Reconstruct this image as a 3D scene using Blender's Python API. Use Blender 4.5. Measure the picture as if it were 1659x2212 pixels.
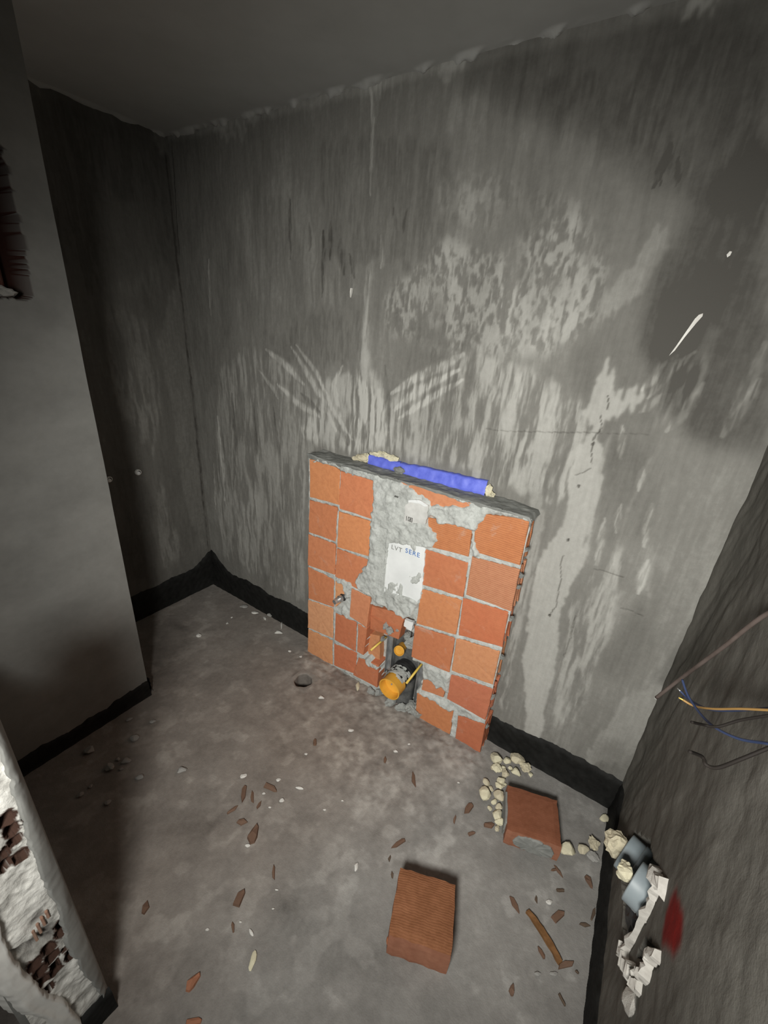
import bpy, bmesh, math, random
import numpy as np
from mathutils import Vector, Matrix

for o in list(bpy.data.objects):
    bpy.data.objects.remove(o)
scene = bpy.context.scene
COL = scene.collection

# ------------------------------------------------------------------ camera
cd = bpy.data.cameras.new('camera')
cam = bpy.data.objects.new('camera', cd)
COL.objects.link(cam)
right = Vector((0.827509, 0.557000, 0.070570))
down = Vector((0.276839, -0.295439, -0.914372))
fwd = Vector((-0.488456, 0.776187, -0.398678))
m = Matrix.Identity(4)
for i in range(3):
    m[i][0] = right[i]; m[i][1] = -down[i]; m[i][2] = -fwd[i]
m[0][3], m[1][3], m[2][3] = 2.30586, -1.50889, 1.71976
cam.matrix_world = m
cd.sensor_fit = 'HORIZONTAL'
cd.sensor_width = 36.0
cd.lens = 920.75 / 1659 * 36.0
cd.clip_start = 0.02
scene.camera = cam

# ------------------------------------------------------------------ world, light, exposure
w = bpy.data.worlds.new('world')
scene.world = w
w.use_nodes = True
w.node_tree.nodes['Background'].inputs[0].default_value = (0.95, 1.0, 1.0, 1)
w.node_tree.nodes['Background'].inputs[1].default_value = 0.025

def area(name, loc, target, sx, sy, power, color):
    l = bpy.data.lights.new(name, 'AREA')
    l.shape = 'RECTANGLE'; l.size = sx; l.size_y = sy
    l.energy = power; l.color = color
    o = bpy.data.objects.new(name, l)
    COL.objects.link(o)
    o.location = loc
    o.rotation_euler = (Vector(target) - Vector(loc)).to_track_quat('-Z', 'Y').to_euler()
    return o
# work lamp held just behind the camera, in the doorway
def spot(name, loc, target, power, angle, blend, radius, color):
    l = bpy.data.lights.new(name, 'SPOT')
    l.energy = power; l.color = color; l.spot_size = math.radians(angle); l.spot_blend = blend; l.shadow_soft_size = radius
    o = bpy.data.objects.new(name, l); COL.objects.link(o); o.location = loc
    o.rotation_euler = (Vector(target) - Vector(loc)).to_track_quat('-Z', 'Y').to_euler()
    return o
spot('work_lamp', (2.31, -2.01, 1.72), (1.68, 0.0, 0.76), 232, 107, 1.0, 0.16, (1.0, 0.985, 0.93))

vs = scene.view_settings
vs.view_transform = 'Standard'
vs.look = 'None'
vs.gamma = 1.0
vs.use_curve_mapping = False
vs.exposure = 0.0

# ------------------------------------------------------------------ data (metres, room axes)
WALL_REG = [('speckle',0.25,[(1.293,1.825),(1.358,1.902),(1.513,2.006),(1.669,1.969),(1.77,1.998),(1.85,2.025),(1.986,2.047),(2.05,1.984),(2.037,1.892),(2.046,1.783),(2.004,1.708),(1.881,1.677),(1.638,1.648),(1.443,1.672),(1.304,1.695)]),('streak',0.32,[(1.316,1.429),(1.495,1.577),(1.654,1.657),(1.826,1.643),(1.947,1.583),(2.055,1.554),(2.113,1.46),(2.097,1.348),(2.106,1.217),(2.035,1.179),(1.824,1.194),(1.622,1.239),(1.428,1.225),(1.21,1.198),(0.962,1.168),(0.842,1.225),(0.986,1.462),(1.165,1.541)]),('solid',0.46,[(2.097,1.656),(2.144,1.628),(2.149,1.581),(2.218,1.584),(2.233,1.552),(2.175,1.508),(2.142,1.48),(2.146,1.454),(2.167,1.425),(2.191,1.306),(2.193,1.225),(2.183,1.136),(2.195,1.05),(2.196,0.936),(2.186,0.768),(2.194,0.617),(2.211,0.46),(2.221,0.287),(2.227,0.125),(2.169,0.11),(2.133,0.334),(2.097,0.465),(2.07,0.734),(2.057,0.879),(2.063,1.011),(2.111,1.094),(2.098,1.215),(2.083,1.345),(2.076,1.407),(2.124,1.455),(2.097,1.494),(2.07,1.519),(2.085,1.572)]),('solid',0.22,[(2.19,1.452),(2.183,1.321),(2.173,1.302),(2.172,1.426)]),('solid',0.24,[(2.299,1.416),(2.298,1.364),(2.294,1.286),(2.295,1.156),(2.295,1.023),(2.289,1.021),(2.281,1.185),(2.28,1.314),(2.29,1.392)]),('solid',0.22,[(2.012,1.226),(2.05,1.074),(1.998,1.037),(1.977,1.18)]),('streak',0.25,[(1.998,1.037),(2.042,1.071),(2.053,0.856),(2.053,0.539),(2.08,0.189),(2.018,0.174),(2.008,0.514),(2.008,0.858)]),('solid',0.2,[(2.465,0.551),(2.543,0.666),(2.565,0.638),(2.56,0.454),(2.547,0.218),(2.409,0.157),(2.428,0.357)]),('streak',0.22,[(2.223,0.985),(2.312,1.093),(2.342,1.033),(2.34,0.882),(2.351,0.66),(2.335,0.315),(2.261,0.235),(2.217,0.63),(2.206,0.86)]),('solid',0.16,[(2.37,1.131),(2.396,1.107),(2.413,0.953),(2.377,0.956)]),('solid',0.2,[(2.143,2.033),(2.179,2.001),(2.156,1.893),(2.117,1.823),(2.068,1.771),(2.049,1.744),(2.049,1.845),(2.109,1.938)]),('streak',0.3,[(1.186,1.948),(1.221,1.948),(1.224,1.724),(1.24,1.567),(1.313,1.466),(1.343,1.257),(1.236,1.204),(1.104,1.198),(1.16,1.406),(1.197,1.617)]),('streak',0.18,[(0.23,1.439),(0.499,1.556),(0.815,1.544),(0.989,1.317),(0.962,1.18),(0.872,1.042),(0.868,0.228),(0.64,0.225),(0.393,0.257),(0.12,0.255),(0.136,0.898)]),('streak',0.06,[(0.491,2.203),(0.826,2.239),(1.118,1.98),(1.149,1.821),(0.874,1.741),(0.519,1.804)]),('speckle',0.12,[(1.457,2.158),(1.678,2.175),(1.967,2.075),(1.99,2.03),(1.85,2.025),(1.489,2.053)]),('streak',0.05,[(1.458,2.393),(1.787,2.312),(1.954,2.22),(1.993,2.156),(1.639,2.225),(1.475,2.278)]),('streak',0.2,[(2.209,1.616),(2.297,1.714),(2.366,1.696),(2.354,1.596),(2.3,1.508),(2.246,1.527)]),('solid',0.14,[(2.327,1.786),(2.361,1.776),(2.362,1.708),(2.321,1.704)]),('streak',-0.16,[(0.818,1.72),(1.175,1.772),(1.208,1.618),(0.985,1.521),(0.755,1.517),(0.571,1.625)]),('dark',-0.14,[(1.92,1.638),(2.065,1.733),(2.085,1.544),(1.911,1.533)]),('dark',-0.16,[(2.179,1.443),(2.3,1.424),(2.357,1.176),(2.304,1.124),(2.202,1.071),(2.194,1.275)]),('dark',-0.12,[(2.362,0.853),(2.394,0.945),(2.496,0.783),(2.448,0.585),(2.352,0.593)]),('streak',-0.16,[(1.222,2.308),(1.475,2.278),(1.575,2.049),(1.415,1.917),(1.272,1.947),(0.977,1.951),(0.947,2.341)]),('dark',-0.33,[(2.162,1.871),(2.186,2.081),(2.32,2.177),(2.565,1.455),(2.462,1.459),(2.371,1.467),(2.204,1.68)]),('dark',-0.24,[(1.499,2.531),(2.236,2.425),(2.357,2.068),(2.101,2.087),(1.962,2.19),(1.522,2.383)]),('streak',-0.1,[(0.131,2.438),(0.51,2.393),(0.371,1.675),(0.066,1.163),(0.023,1.656)]),('dark',-0.14,[(2.45,0.271),(2.507,0.366),(2.567,0.235),(2.565,0.152),(2.444,0.159)]),('streak',-0.12,[(1.738,2.359),(2.252,2.378),(2.383,1.993),(2.186,2.081),(2.012,2.213)]),('solid',0.2,[(0.319,2.455),(0.626,2.44),(0.568,2.408),(0.36,2.411)]),('streak',0.24,[(1.152,2.474),(1.263,2.469),(1.251,2.407),(1.176,2.407)]),('solid',0.22,[(1.416,2.47),(1.522,2.476),(1.514,2.437),(1.437,2.429)]),('solid',0.3,[(2.06,2.441),(2.091,2.457),(2.153,2.444),(2.144,2.429),(2.102,2.424),(2.077,2.413)])]
WALL_STROKES = [(0.018,0.3,[(1.347,1.471),(1.458,1.547),(1.57,1.602),(1.638,1.648)]),(0.0162,0.28,[(1.369,1.409),(1.464,1.496),(1.628,1.592)]),(0.0126,0.25,[(1.39,1.374),(1.528,1.478),(1.651,1.562)]),(0.0162,0.24,[(0.617,1.577),(0.755,1.517),(0.858,1.446)]),(0.0144,0.26,[(0.787,1.601),(0.873,1.509),(0.988,1.38),(1.06,1.265)]),(0.0108,0.24,[(0.817,1.614),(0.93,1.515),(1.001,1.423)]),(0.0144,0.24,[(0.689,1.424),(0.812,1.354),(0.96,1.312)]),(0.0108,0.22,[(0.958,1.478),(1.03,1.365),(1.156,1.24)]),(0.0108,0.22,[(1.089,1.552),(1.04,1.468),(1.085,1.333)]),(0.0144,-0.2,[(0.959,1.397),(1.044,1.326),(1.13,1.214)]),(0.0126,-0.2,[(0.843,1.401),(0.96,1.333)]),(0.0126,-0.18,[(1.304,1.574),(1.328,1.431),(1.345,1.318)]),(0.0108,0.18,[(0.561,1.475),(0.656,1.398),(0.687,1.357)]),(0.0162,0.18,[(2.477,1.661),(2.466,1.576),(2.446,1.509)]),(0.0144,0.18,[(2.461,1.75),(2.462,1.648),(2.45,1.561)]),(0.0144,0.17,[(2.364,1.635),(2.344,1.556),(2.315,1.497)]),(0.0144,0.17,[(2.279,1.7),(2.248,1.647),(2.225,1.605)]),(0.0108,0.16,[(2.318,1.715),(2.278,1.663),(2.243,1.581)]),(0.0108,0.18,[(2.274,1.598),(2.251,1.555),(2.237,1.539)]),(0.009,-0.25,[(0.789,2.166),(0.784,2.054),(0.789,1.953)]),(0.0108,-0.28,[(0.968,2.047),(0.972,1.951),(0.964,1.816)]),(0.009,-0.2,[(1.005,2.076),(1.006,1.95)]),(0.009,-0.22,[(0.896,2.081),(0.896,1.985)]),(0.018,-0.2,[(1.059,2.013),(1.075,1.901)]),(0.009,-0.22,[(1.107,1.965),(1.134,1.886)]),(0.0072,-0.12,[(1.298,2.104),(1.325,2.033)]),(0.0072,-0.12,[(1.356,2.1),(1.348,2.032)]),(0.009,0.2,[(0.229,1.959),(0.21,1.71)]),(0.009,0.2,[(1.253,2.021),(1.265,1.932),(1.258,1.917)]),(0.0072,0.2,[(0.123,0.894),(0.098,0.583)]),(0.0162,0.22,[(0.196,1.184),(0.203,0.913),(0.2,0.675)]),(0.0126,-0.2,[(0.333,1.331),(0.337,1.079),(0.291,0.761)]),(0.0126,-0.18,[(0.497,1.307),(0.513,1.036)]),(0.0108,-0.2,[(0.652,1.307),(0.69,1.025),(0.698,0.762)]),(0.0108,0.22,[(2.199,1.49),(2.219,1.391)]),(0.009,0.22,[(2.288,1.377),(2.293,1.302)]),(0.009,0.2,[(2.258,1.244),(2.27,1.147)]),(0.0108,0.2,[(2.225,1.184),(2.232,1.117),(2.246,1.013)]),(0.0108,0.2,[(2.344,1.269),(2.349,1.207),(2.358,1.126)]),(0.0126,0.2,[(2.383,1.084),(2.39,0.962)]),(0.0036,-0.28,[(1.769,1.4),(1.813,1.404),(1.855,1.409),(2.01,1.435),(2.135,1.455)]),(0.0036,-0.16,[(2.135,1.455),(2.272,1.478)]),(0.004,-0.6,[(2.137,1.572),(2.146,1.532)]),(0.004,-0.6,[(2.133,1.515),(2.139,1.487),(2.14,1.458),(2.127,1.43),(2.141,1.358)]),(0.0036,-0.5,[(2.142,1.342),(2.128,1.323),(2.106,1.31)]),(0.0054,-0.5,[(2.128,1.425),(2.132,1.415)]),(0.004,-0.6,[(2.135,1.009),(2.131,0.978),(2.148,0.916),(2.149,0.856),(2.154,0.795),(2.146,0.753)]),(0.0054,-0.6,[(2.14,0.748),(2.147,0.749)]),(0.0072,-0.6,[(2.133,1.072),(2.137,1.07)]),(0.0054,-0.6,[(2.122,1.276),(2.126,1.27)]),(0.004,-0.3,[(2.354,0.884),(2.389,0.889),(2.426,0.88)]),(0.0036,-0.3,[(2.244,0.994),(2.308,1.001),(2.33,1.001)]),(0.004,-0.4,[(2.228,0.788),(2.234,0.683),(2.231,0.592)]),(0.009,-0.2,[(2.123,2.191),(2.121,2.163),(2.114,2.135),(2.11,2.101)]),(0.0043,-0.5,[(2.124,2.153),(2.123,2.105)]),(0.0054,-0.3,[(2.147,2.16),(2.162,2.102)]),(0.0054,-0.4,[(2.568,0.944),(2.571,0.918)]),(0.0072,0.25,[(1.171,2.473),(1.19,2.362),(1.194,2.152)]),(0.0054,-0.3,[(0.026,2.45),(-0.003,2.044),(-0.038,1.558),(-0.053,0.854),(-0.06,0.366)])]
LEFT_REG = [('solid',0.16,[(-0.0,1.962),(0.015,1.655),(-0.001,1.152),(-0.038,0.4),(-0.102,0.424),(-0.141,0.751),(-0.145,1.169),(-0.17,1.467),(-0.179,1.581)]),('streak',0.14,[(-0.4,1.736),(-0.194,1.646),(-0.211,1.177),(-0.3,0.931),(-0.406,1.201),(-0.475,1.431)]),('streak',0.16,[(-0.278,0.899),(-0.215,0.529),(-0.184,0.289),(-0.347,0.229),(-0.349,0.606)]),('solid',-0.1,[(-0.499,0.923),(-0.355,0.916),(-0.34,0.662),(-0.383,0.18),(-0.533,0.286)]),('streak',-0.16,[(-0.539,2.427),(-0.007,2.451),(-0.052,1.954),(-0.457,1.75),(-0.558,1.882)]),('streak',0.1,[(-0.383,2.148),(-0.121,2.137),(-0.15,1.777),(-0.397,1.756)]),('solid',0.2,[(-0.073,2.456),(0.024,2.475),(0.014,2.405),(-0.036,2.373)])]
BRICKS = {'A1':[(1.001,1.138),(1.094,1.15),(1.178,1.126),(1.182,0.961),(1.003,0.951)],'A2':[(0.997,0.933),(1.169,0.946),(1.167,0.767),(0.992,0.76)],'A3':[(0.992,0.748),(1.166,0.755),(1.165,0.585),(0.988,0.57)],'A4':[(0.988,0.558),(1.161,0.555),(1.165,0.388),(0.991,0.365)],'A5':[(0.989,0.357),(1.163,0.38),(1.166,0.191),(0.988,0.171)],'A6':[(0.987,0.161),(1.163,0.173),(1.168,0.008),(0.985,-0.015)],'B1':[(1.181,1.124),(1.363,1.123),(1.364,0.947),(1.181,0.943)],'B2':[(1.18,0.929),(1.361,0.936),(1.359,0.762),(1.177,0.743)],'B3':[(1.174,0.733),(1.359,0.741),(1.362,0.555),(1.167,0.573)],'B4':[(1.174,0.551),(1.229,0.559),(1.226,0.461),(1.179,0.399)],'B5':[(1.273,0.552),(1.387,0.551),(1.377,0.368),(1.271,0.387)],'B6':[(1.18,0.361),(1.313,0.366),(1.317,0.186),(1.178,0.187)],'B7':[(1.325,0.367),(1.379,0.365),(1.366,0.192),(1.328,0.192)],'B8':[(1.174,0.161),(1.326,0.182),(1.321,0.036),(1.178,0.011)],'C2':[(1.339,0.162),(1.463,0.178),(1.463,0.032),(1.308,0.024)],'D0':[(1.495,1.154),(1.588,1.155),(1.707,1.156),(1.806,1.151),(1.813,1.062),(1.637,1.047),(1.516,1.061)],'D2':[(1.632,1.042),(1.818,1.046),(1.822,0.932),(1.636,0.915)],'D3':[(1.634,0.897),(1.825,0.906),(1.828,0.746),(1.633,0.727)],'D4':[(1.636,0.706),(1.823,0.731),(1.824,0.555),(1.638,0.523)],'D5':[(1.631,0.509),(1.823,0.54),(1.825,0.352),(1.634,0.331)],'D6':[(1.704,0.305),(1.826,0.339),(1.818,0.2),(1.708,0.176)],'D7':[(1.686,0.143),(1.874,0.158),(1.878,-0.019),(1.692,-0.031)],'E1':[(1.824,1.119),(2.014,1.15),(2.017,0.97),(1.837,0.962)],'E2':[(1.834,0.937),(2.018,0.954),(2.023,0.771),(1.839,0.766)],'E3':[(1.828,0.745),(2.012,0.763),(2.019,0.598),(1.836,0.563)],'E4':[(1.83,0.543),(2.013,0.576),(2.016,0.402),(1.834,0.368)],'E5':[(1.834,0.346),(2.021,0.381),(2.02,0.2),(1.834,0.202)],'E6':[(1.899,0.143),(2.024,0.176),(2.027,-0.003),(1.907,-0.015)]}
BRICKS_IN = {'C1':[(1.335,0.287),(1.428,0.321),(1.445,0.144),(1.336,0.139)],'C3':[(1.371,0.484),(1.568,0.522),(1.551,0.436),(1.374,0.428)],'C4':[(1.377,0.427),(1.555,0.444),(1.548,0.374),(1.382,0.352)]}
MORTAR = {'m1':[(1.369,1.141),(1.507,1.149),(1.636,1.116),(1.65,1.065),(1.632,1.032),(1.636,0.909),(1.632,0.885),(1.636,0.722),(1.633,0.612),(1.616,0.544),(1.568,0.52),(1.519,0.537),(1.429,0.531),(1.371,0.559),(1.313,0.57),(1.303,0.616),(1.351,0.715),(1.365,0.754),(1.365,0.932),(1.368,1.091)],'m2':[(1.011,1.131),(1.094,1.157),(1.244,1.159),(1.379,1.162),(1.386,1.125),(1.357,1.126),(1.183,1.124),(1.146,1.138)],'m3':[(1.632,1.088),(1.703,1.114),(1.808,1.139),(1.839,1.142),(1.867,1.118),(1.832,1.051),(1.823,1.044),(1.723,1.043),(1.683,1.03),(1.651,1.052)],'m4':[(1.379,1.166),(1.796,1.174),(2.011,1.165),(2.014,1.149),(1.86,1.129),(1.807,1.145),(1.693,1.153),(1.581,1.154),(1.491,1.151)],'m5':[(1.622,1.0),(1.671,0.987),(1.685,0.949),(1.669,0.921),(1.633,0.908)],'m6':[(1.693,0.319),(1.746,0.331),(1.829,0.345),(1.834,0.237),(1.805,0.257),(1.78,0.231),(1.747,0.259),(1.707,0.24)],'m9':[(1.377,0.184),(1.455,0.208),(1.464,0.163),(1.4,0.146)],'m10':[(1.174,0.572),(1.269,0.579),(1.263,0.497),(1.239,0.477),(1.23,0.558),(1.184,0.553)],'m11':[(1.226,0.422),(1.267,0.412),(1.264,0.371),(1.222,0.376)],'m12':[(1.825,1.012),(1.863,0.963),(1.839,0.947)],'m13':[(1.684,0.144),(1.732,0.176),(1.816,0.18),(1.874,0.17),(1.87,0.147),(1.77,0.15)]}
OPENING = [(1.375,0.501),(1.43,0.521),(1.52,0.527),(1.569,0.516),(1.592,0.54),(1.632,0.534),(1.632,0.407),(1.639,0.321),(1.694,0.314),(1.706,0.239),(1.683,0.149),(1.695,-0.029),(1.645,0.002),(1.533,-0.031),(1.465,0.024),(1.463,0.173),(1.367,0.185),(1.368,0.324)]
SHEET = [(1.463,0.871),(1.536,0.889),(1.636,0.911),(1.641,0.852),(1.645,0.752),(1.645,0.662),(1.631,0.635),(1.603,0.644),(1.538,0.633),(1.461,0.616),(1.459,0.717),(1.461,0.8)]
SHEET2 = [(1.57,0.503),(1.615,0.507),(1.61,0.455),(1.569,0.465)]
TORN = [(1.547,1.092),(1.576,1.104),(1.593,1.103),(1.637,1.097),(1.633,1.015),(1.588,1.006),(1.534,0.995),(1.533,1.061)]
TXT = [(1.493,0.849),(1.559,0.841),(1.635,0.853),(1.484,1.102),(1.547,1.007),(1.561,1.015)]
SHARDS = [(1.339,-0.845,0.069,0.019,2.29),(1.375,-0.832,0.053,0.014,2.52),(1.406,-0.765,0.062,0.02,0.23),(1.354,-0.907,0.045,0.014,1.34),(1.418,-0.916,0.042,0.022,0.63),(1.482,-0.919,0.066,0.036,2.15),(1.407,-0.509,0.033,0.016,2.31),(1.848,-0.391,0.068,0.016,2.19),(1.705,-0.39,0.033,0.013,2.16),(1.925,-0.633,0.062,0.015,1.12),(1.629,-0.957,0.047,0.011,2.43),(1.594,-1.069,0.047,0.025,1.91),(1.636,-1.128,0.029,0.01,2.57),(1.379,-1.254,0.037,0.022,2.33),(1.643,-1.269,0.046,0.026,1.65),(1.712,-1.312,0.041,0.014,0.74),(1.925,-0.691,0.021,0.009,1.76),(1.96,-0.727,0.022,0.008,2.35),(2.083,-0.365,0.053,0.024,1.37),(2.057,-0.433,0.036,0.01,1.84),(2.131,-0.44,0.03,0.012,0.93),(2.175,-0.373,0.043,0.022,0.63),(2.432,-0.372,0.044,0.011,-0.54),(2.529,-0.339,0.04,0.021,-0.73),(2.451,-0.426,0.028,0.01,0.63),(2.389,-0.501,0.022,0.009,1.84),(2.334,-0.559,0.052,0.017,-0.6),(2.44,-0.627,0.031,0.011,-0.55),(2.509,-0.611,0.059,0.016,0.85),(2.462,-0.502,0.051,0.021,1.09),(2.557,-0.428,0.045,0.011,1.42),(2.539,-0.476,0.037,0.011,0.48),(2.391,-0.759,0.029,0.016,1.78),(2.517,-0.695,0.027,0.007,-0.6),(2.541,-0.608,0.011,0.007,-0.31),(1.42,-0.837,0.032,0.012,1.86),(2.416,-0.378,0.021,0.007,0.76)]
WOOD = (2.434,-0.587,0.138,0.017,-0.52)
WHITE = [(2.428,-0.484,0.024,0.015,0.62),(2.541,-0.078,0.046,0.03,0.63),(2.444,-0.682,0.02,0.01,0.62),(2.484,-0.654,0.025,0.01,0.62),(2.007,-0.29,0.012,0.008,0.64),(1.497,-0.698,0.034,0.013,0.38),(1.282,-0.798,0.027,0.019,1.26),(1.407,-0.725,0.02,0.016,0.64),(1.478,-0.775,0.021,0.016,0.64),(1.496,-0.955,0.018,0.012,0.63),(1.633,-0.702,0.012,0.008,0.64),(1.721,-0.328,0.019,0.015,0.65),(1.846,-0.782,0.028,0.015,1.82),(1.674,-0.985,0.011,0.005,0.63),(1.702,-1.026,0.009,0.005,0.62),(1.579,-1.177,0.012,0.007,0.62),(1.692,-1.105,0.023,0.009,-0.17),(1.746,-1.144,0.045,0.017,2.08),(1.064,-0.929,0.039,0.028,1.07),(1.749,-0.262,0.013,0.01,0.65),(1.645,-1.107,0.008,0.005,0.62),(0.494,-0.062,0.049,0.027,0.42),(0.579,-0.059,0.039,0.015,-0.41),(0.583,-0.02,0.037,0.031,0.68),(0.392,-0.065,0.052,0.033,0.69),(0.744,-0.099,0.052,0.028,0.68),(0.71,-0.044,0.072,0.011,2.32),(0.413,-0.402,0.028,0.031,0.68),(0.418,-0.178,0.014,0.015,0.68),(0.444,-0.232,0.016,0.015,0.68),(0.908,-0.17,0.018,0.015,0.67),(0.987,-0.163,0.018,0.015,0.67),(1.265,-0.306,0.032,0.021,0.66),(1.366,-0.141,0.06,0.023,2.08),(1.498,-0.365,0.026,0.016,0.85),(1.719,-0.33,0.017,0.013,0.65),(1.401,-0.797,0.014,0.009,0.64),(1.459,-0.819,0.011,0.007,0.64),(1.416,-0.575,0.014,0.011,0.65),(1.666,-0.634,0.011,0.007,0.64)]
GREY = [(0.831,-1.094,0.033,0.04,1.69),(0.85,-1.039,0.04,0.027,0.86),(0.96,-1.044,0.032,0.024,0.64),(0.962,-1.165,0.022,0.021,1.92),(0.848,-1.173,0.016,0.015,1.38),(0.688,-1.107,0.044,0.036,0.65),(0.777,-0.966,0.039,0.033,0.65),(0.853,-1.211,0.024,0.019,1.38),(0.816,-1.055,0.018,0.015,0.64),(0.868,-1.069,0.018,0.013,0.64),(0.662,-0.928,0.028,0.017,1.47),(0.755,-0.873,0.028,0.02,0.65)]
FOAM = [(2.177,-0.049,0.051,0.05,0.64),(2.143,-0.078,0.028,0.028,0.64),(2.097,-0.099,0.042,0.042,0.64),(2.218,-0.063,0.038,0.037,0.64),(2.244,-0.075,0.018,0.017,0.64),(2.19,-0.104,0.033,0.031,0.64),(2.155,-0.141,0.031,0.03,0.64),(2.118,-0.141,0.036,0.034,0.64),(2.15,-0.182,0.029,0.027,0.64),(2.102,-0.224,0.027,0.025,0.64),(2.157,-0.209,0.031,0.029,0.64),(2.116,-0.277,0.046,0.042,0.64),(2.167,-0.247,0.037,0.034,0.64),(2.158,-0.281,0.019,0.017,0.64),(2.154,-0.314,0.016,0.014,0.64),(2.182,-0.29,0.025,0.022,0.64),(2.185,-0.324,0.036,0.031,0.63),(2.206,-0.342,0.032,0.027,0.63),(2.204,-0.37,0.019,0.016,0.63),(2.213,0.031,0.015,0.015,0.65),(2.263,0.012,0.013,0.013,0.64),(2.1,-0.145,0.016,0.015,0.64),(2.163,-0.098,0.016,0.015,0.64),(2.139,-0.116,0.018,0.017,0.64),(2.129,-0.236,0.017,0.016,0.64),(2.166,-0.185,0.015,0.014,0.64)]
FOAM2 = [(2.441,-0.292,0.056,0.042,0.63),(2.488,-0.249,0.041,0.032,0.63),(2.519,-0.208,0.05,0.039,0.63),(2.525,-0.251,0.044,0.034,0.63)]
WIRES = {'yellow':[(2.49,-0.619,1.074),(2.508,-0.627,1.077),(2.526,-0.662,1.113),(2.547,-0.705,1.166),(2.565,-0.742,1.209)],'blue_a':[(2.49,-0.569,1.056),(2.507,-0.585,1.056),(2.526,-0.639,1.092),(2.545,-0.68,1.138),(2.57,-0.724,1.2)],'blue_b':[(2.48,-0.593,1.101),(2.494,-0.636,1.096),(2.515,-0.716,1.121),(2.538,-0.776,1.16),(2.56,-0.812,1.201)],'black_a':[(2.48,-0.776,1.153),(2.503,-0.745,1.134),(2.52,-0.746,1.143),(2.542,-0.744,1.172),(2.565,-0.752,1.206)],'black_b':[(2.46,-0.912,1.21),(2.482,-0.875,1.18),(2.487,-0.876,1.178),(2.49,-0.884,1.177),(2.504,-0.879,1.177),(2.527,-0.86,1.193),(2.55,-0.846,1.219)],'rod':[(2.5,-0.299,0.813),(2.527,-0.338,0.937),(2.552,-0.43,1.111),(2.575,-0.502,1.259)]}


# ------------------------------------------------------------------ helpers
RNG = random.Random(7)

class VN:
    def __init__(s, seed):
        s.t = np.random.RandomState(seed).rand(256, 256)
    def __call__(s, x, y):
        xi = np.floor(x).astype(int); yi = np.floor(y).astype(int)
        fx = x - xi; fy = y - yi
        fx = fx * fx * (3 - 2 * fx); fy = fy * fy * (3 - 2 * fy)
        a = s.t[xi & 255, yi & 255]; b = s.t[(xi + 1) & 255, yi & 255]
        c = s.t[xi & 255, (yi + 1) & 255]; d = s.t[(xi + 1) & 255, (yi + 1) & 255]
        return (a * (1 - fx) + b * fx) * (1 - fy) + (c * (1 - fx) + d * fx) * fy
N1, N2, N3, N4 = VN(1), VN(2), VN(3), VN(4)

def fbm(n, x, y, oct=4):
    v = 0; a = 1; s = 0
    for i in range(oct):
        v = v + a * n(x * 2 ** i + 17.3 * i, y * 2 ** i + 5.1 * i); s += a; a *= .5
    return v / s

def inside(px, py, poly):
    r = np.zeros(px.shape, bool)
    n = len(poly)
    for i in range(n):
        x0, y0 = poly[i]; x1, y1 = poly[(i + 1) % n]
        if y0 == y1: continue
        c = ((y0 > py) != (y1 > py)) & (px < (x1 - x0) * (py - y0) / (y1 - y0) + x0)
        r ^= c
    return r

def segdist(px, py, pts):
    d = np.full(px.shape, 9.0); t_all = np.zeros(px.shape)
    n = len(pts) - 1
    for i in range(n):
        ax, ay = pts[i]; bx, by = pts[i + 1]
        vx, vy = bx - ax, by - ay
        t = np.clip(((px - ax) * vx + (py - ay) * vy) / (vx * vx + vy * vy + 1e-12), 0, 1)
        q = np.hypot(px - ax - t * vx, py - ay - t * vy)
        k = q < d
        d = np.where(k, q, d); t_all = np.where(k, (i + t) / n, t_all)
    return d, t_all

def blur(a, n=1):
    for _ in range(n):
        p = np.pad(a, 1, mode='edge')
        a = (p[:-2, 1:-1] + p[2:, 1:-1] + p[1:-1, :-2] + p[1:-1, 2:] + 2 * p[1:-1, 1:-1]) / 6
    return a

def sstep(e0, e1, x):
    t = np.clip((x - e0) / (e1 - e0), 0, 1)
    return t * t * (3 - 2 * t)

def link(name, me, mat, parent=None):
    o = bpy.data.objects.new(name, me)
    COL.objects.link(o)
    if mat is not None and len(me.materials) == 0:
        for mm in (mat if isinstance(mat, (list, tuple)) else [mat]): me.materials.append(mm)
    if parent: o.parent = parent
    return o

def smooth(me, on=True):
    me.polygons.foreach_set('use_smooth', [on] * len(me.polygons))

def grid_mesh(name, P, tone=None, flip=False, keep=None):
    """P: (n, m, 3) array of points -> quad mesh with an optional float attribute"""
    n, k = P.shape[:2]
    me = bpy.data.meshes.new(name)
    idx = np.arange(n * k).reshape(n, k)
    q = np.stack([idx[:-1, :-1], idx[1:, :-1], idx[1:, 1:], idx[:-1, 1:]], -1).reshape(-1, 4)
    if flip: q = q[:, ::-1]
    if keep is not None: q = q[keep.reshape(-1)]
    nf = len(q)
    me.vertices.add(n * k)
    me.vertices.foreach_set('co', P.reshape(-1).astype(np.float32))
    me.loops.add(nf * 4)
    me.loops.foreach_set('vertex_index', q.reshape(-1).astype(np.int32))
    me.polygons.add(nf)
    me.polygons.foreach_set('loop_start', np.arange(0, nf * 4, 4, dtype=np.int32))
    me.polygons.foreach_set('loop_total', np.full(nf, 4, np.int32))
    me.update(calc_edges=True)
    if tone is not None:
        for nm, arr in (tone.items() if isinstance(tone, dict) else {'tone': tone}.items()):
            a = me.attributes.new(nm, 'FLOAT', 'POINT')
            a.data.foreach_set('value', arr.reshape(-1).astype(np.float32))
    smooth(me)
    return me

def struct(o):
    o['kind'] = 'structure'
    return o

def tag(o, label, cat, group=None, kind=None):
    o['label'] = label; o['category'] = cat
    if group: o['group'] = group
    if kind: o['kind'] = kind
    return o

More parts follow.
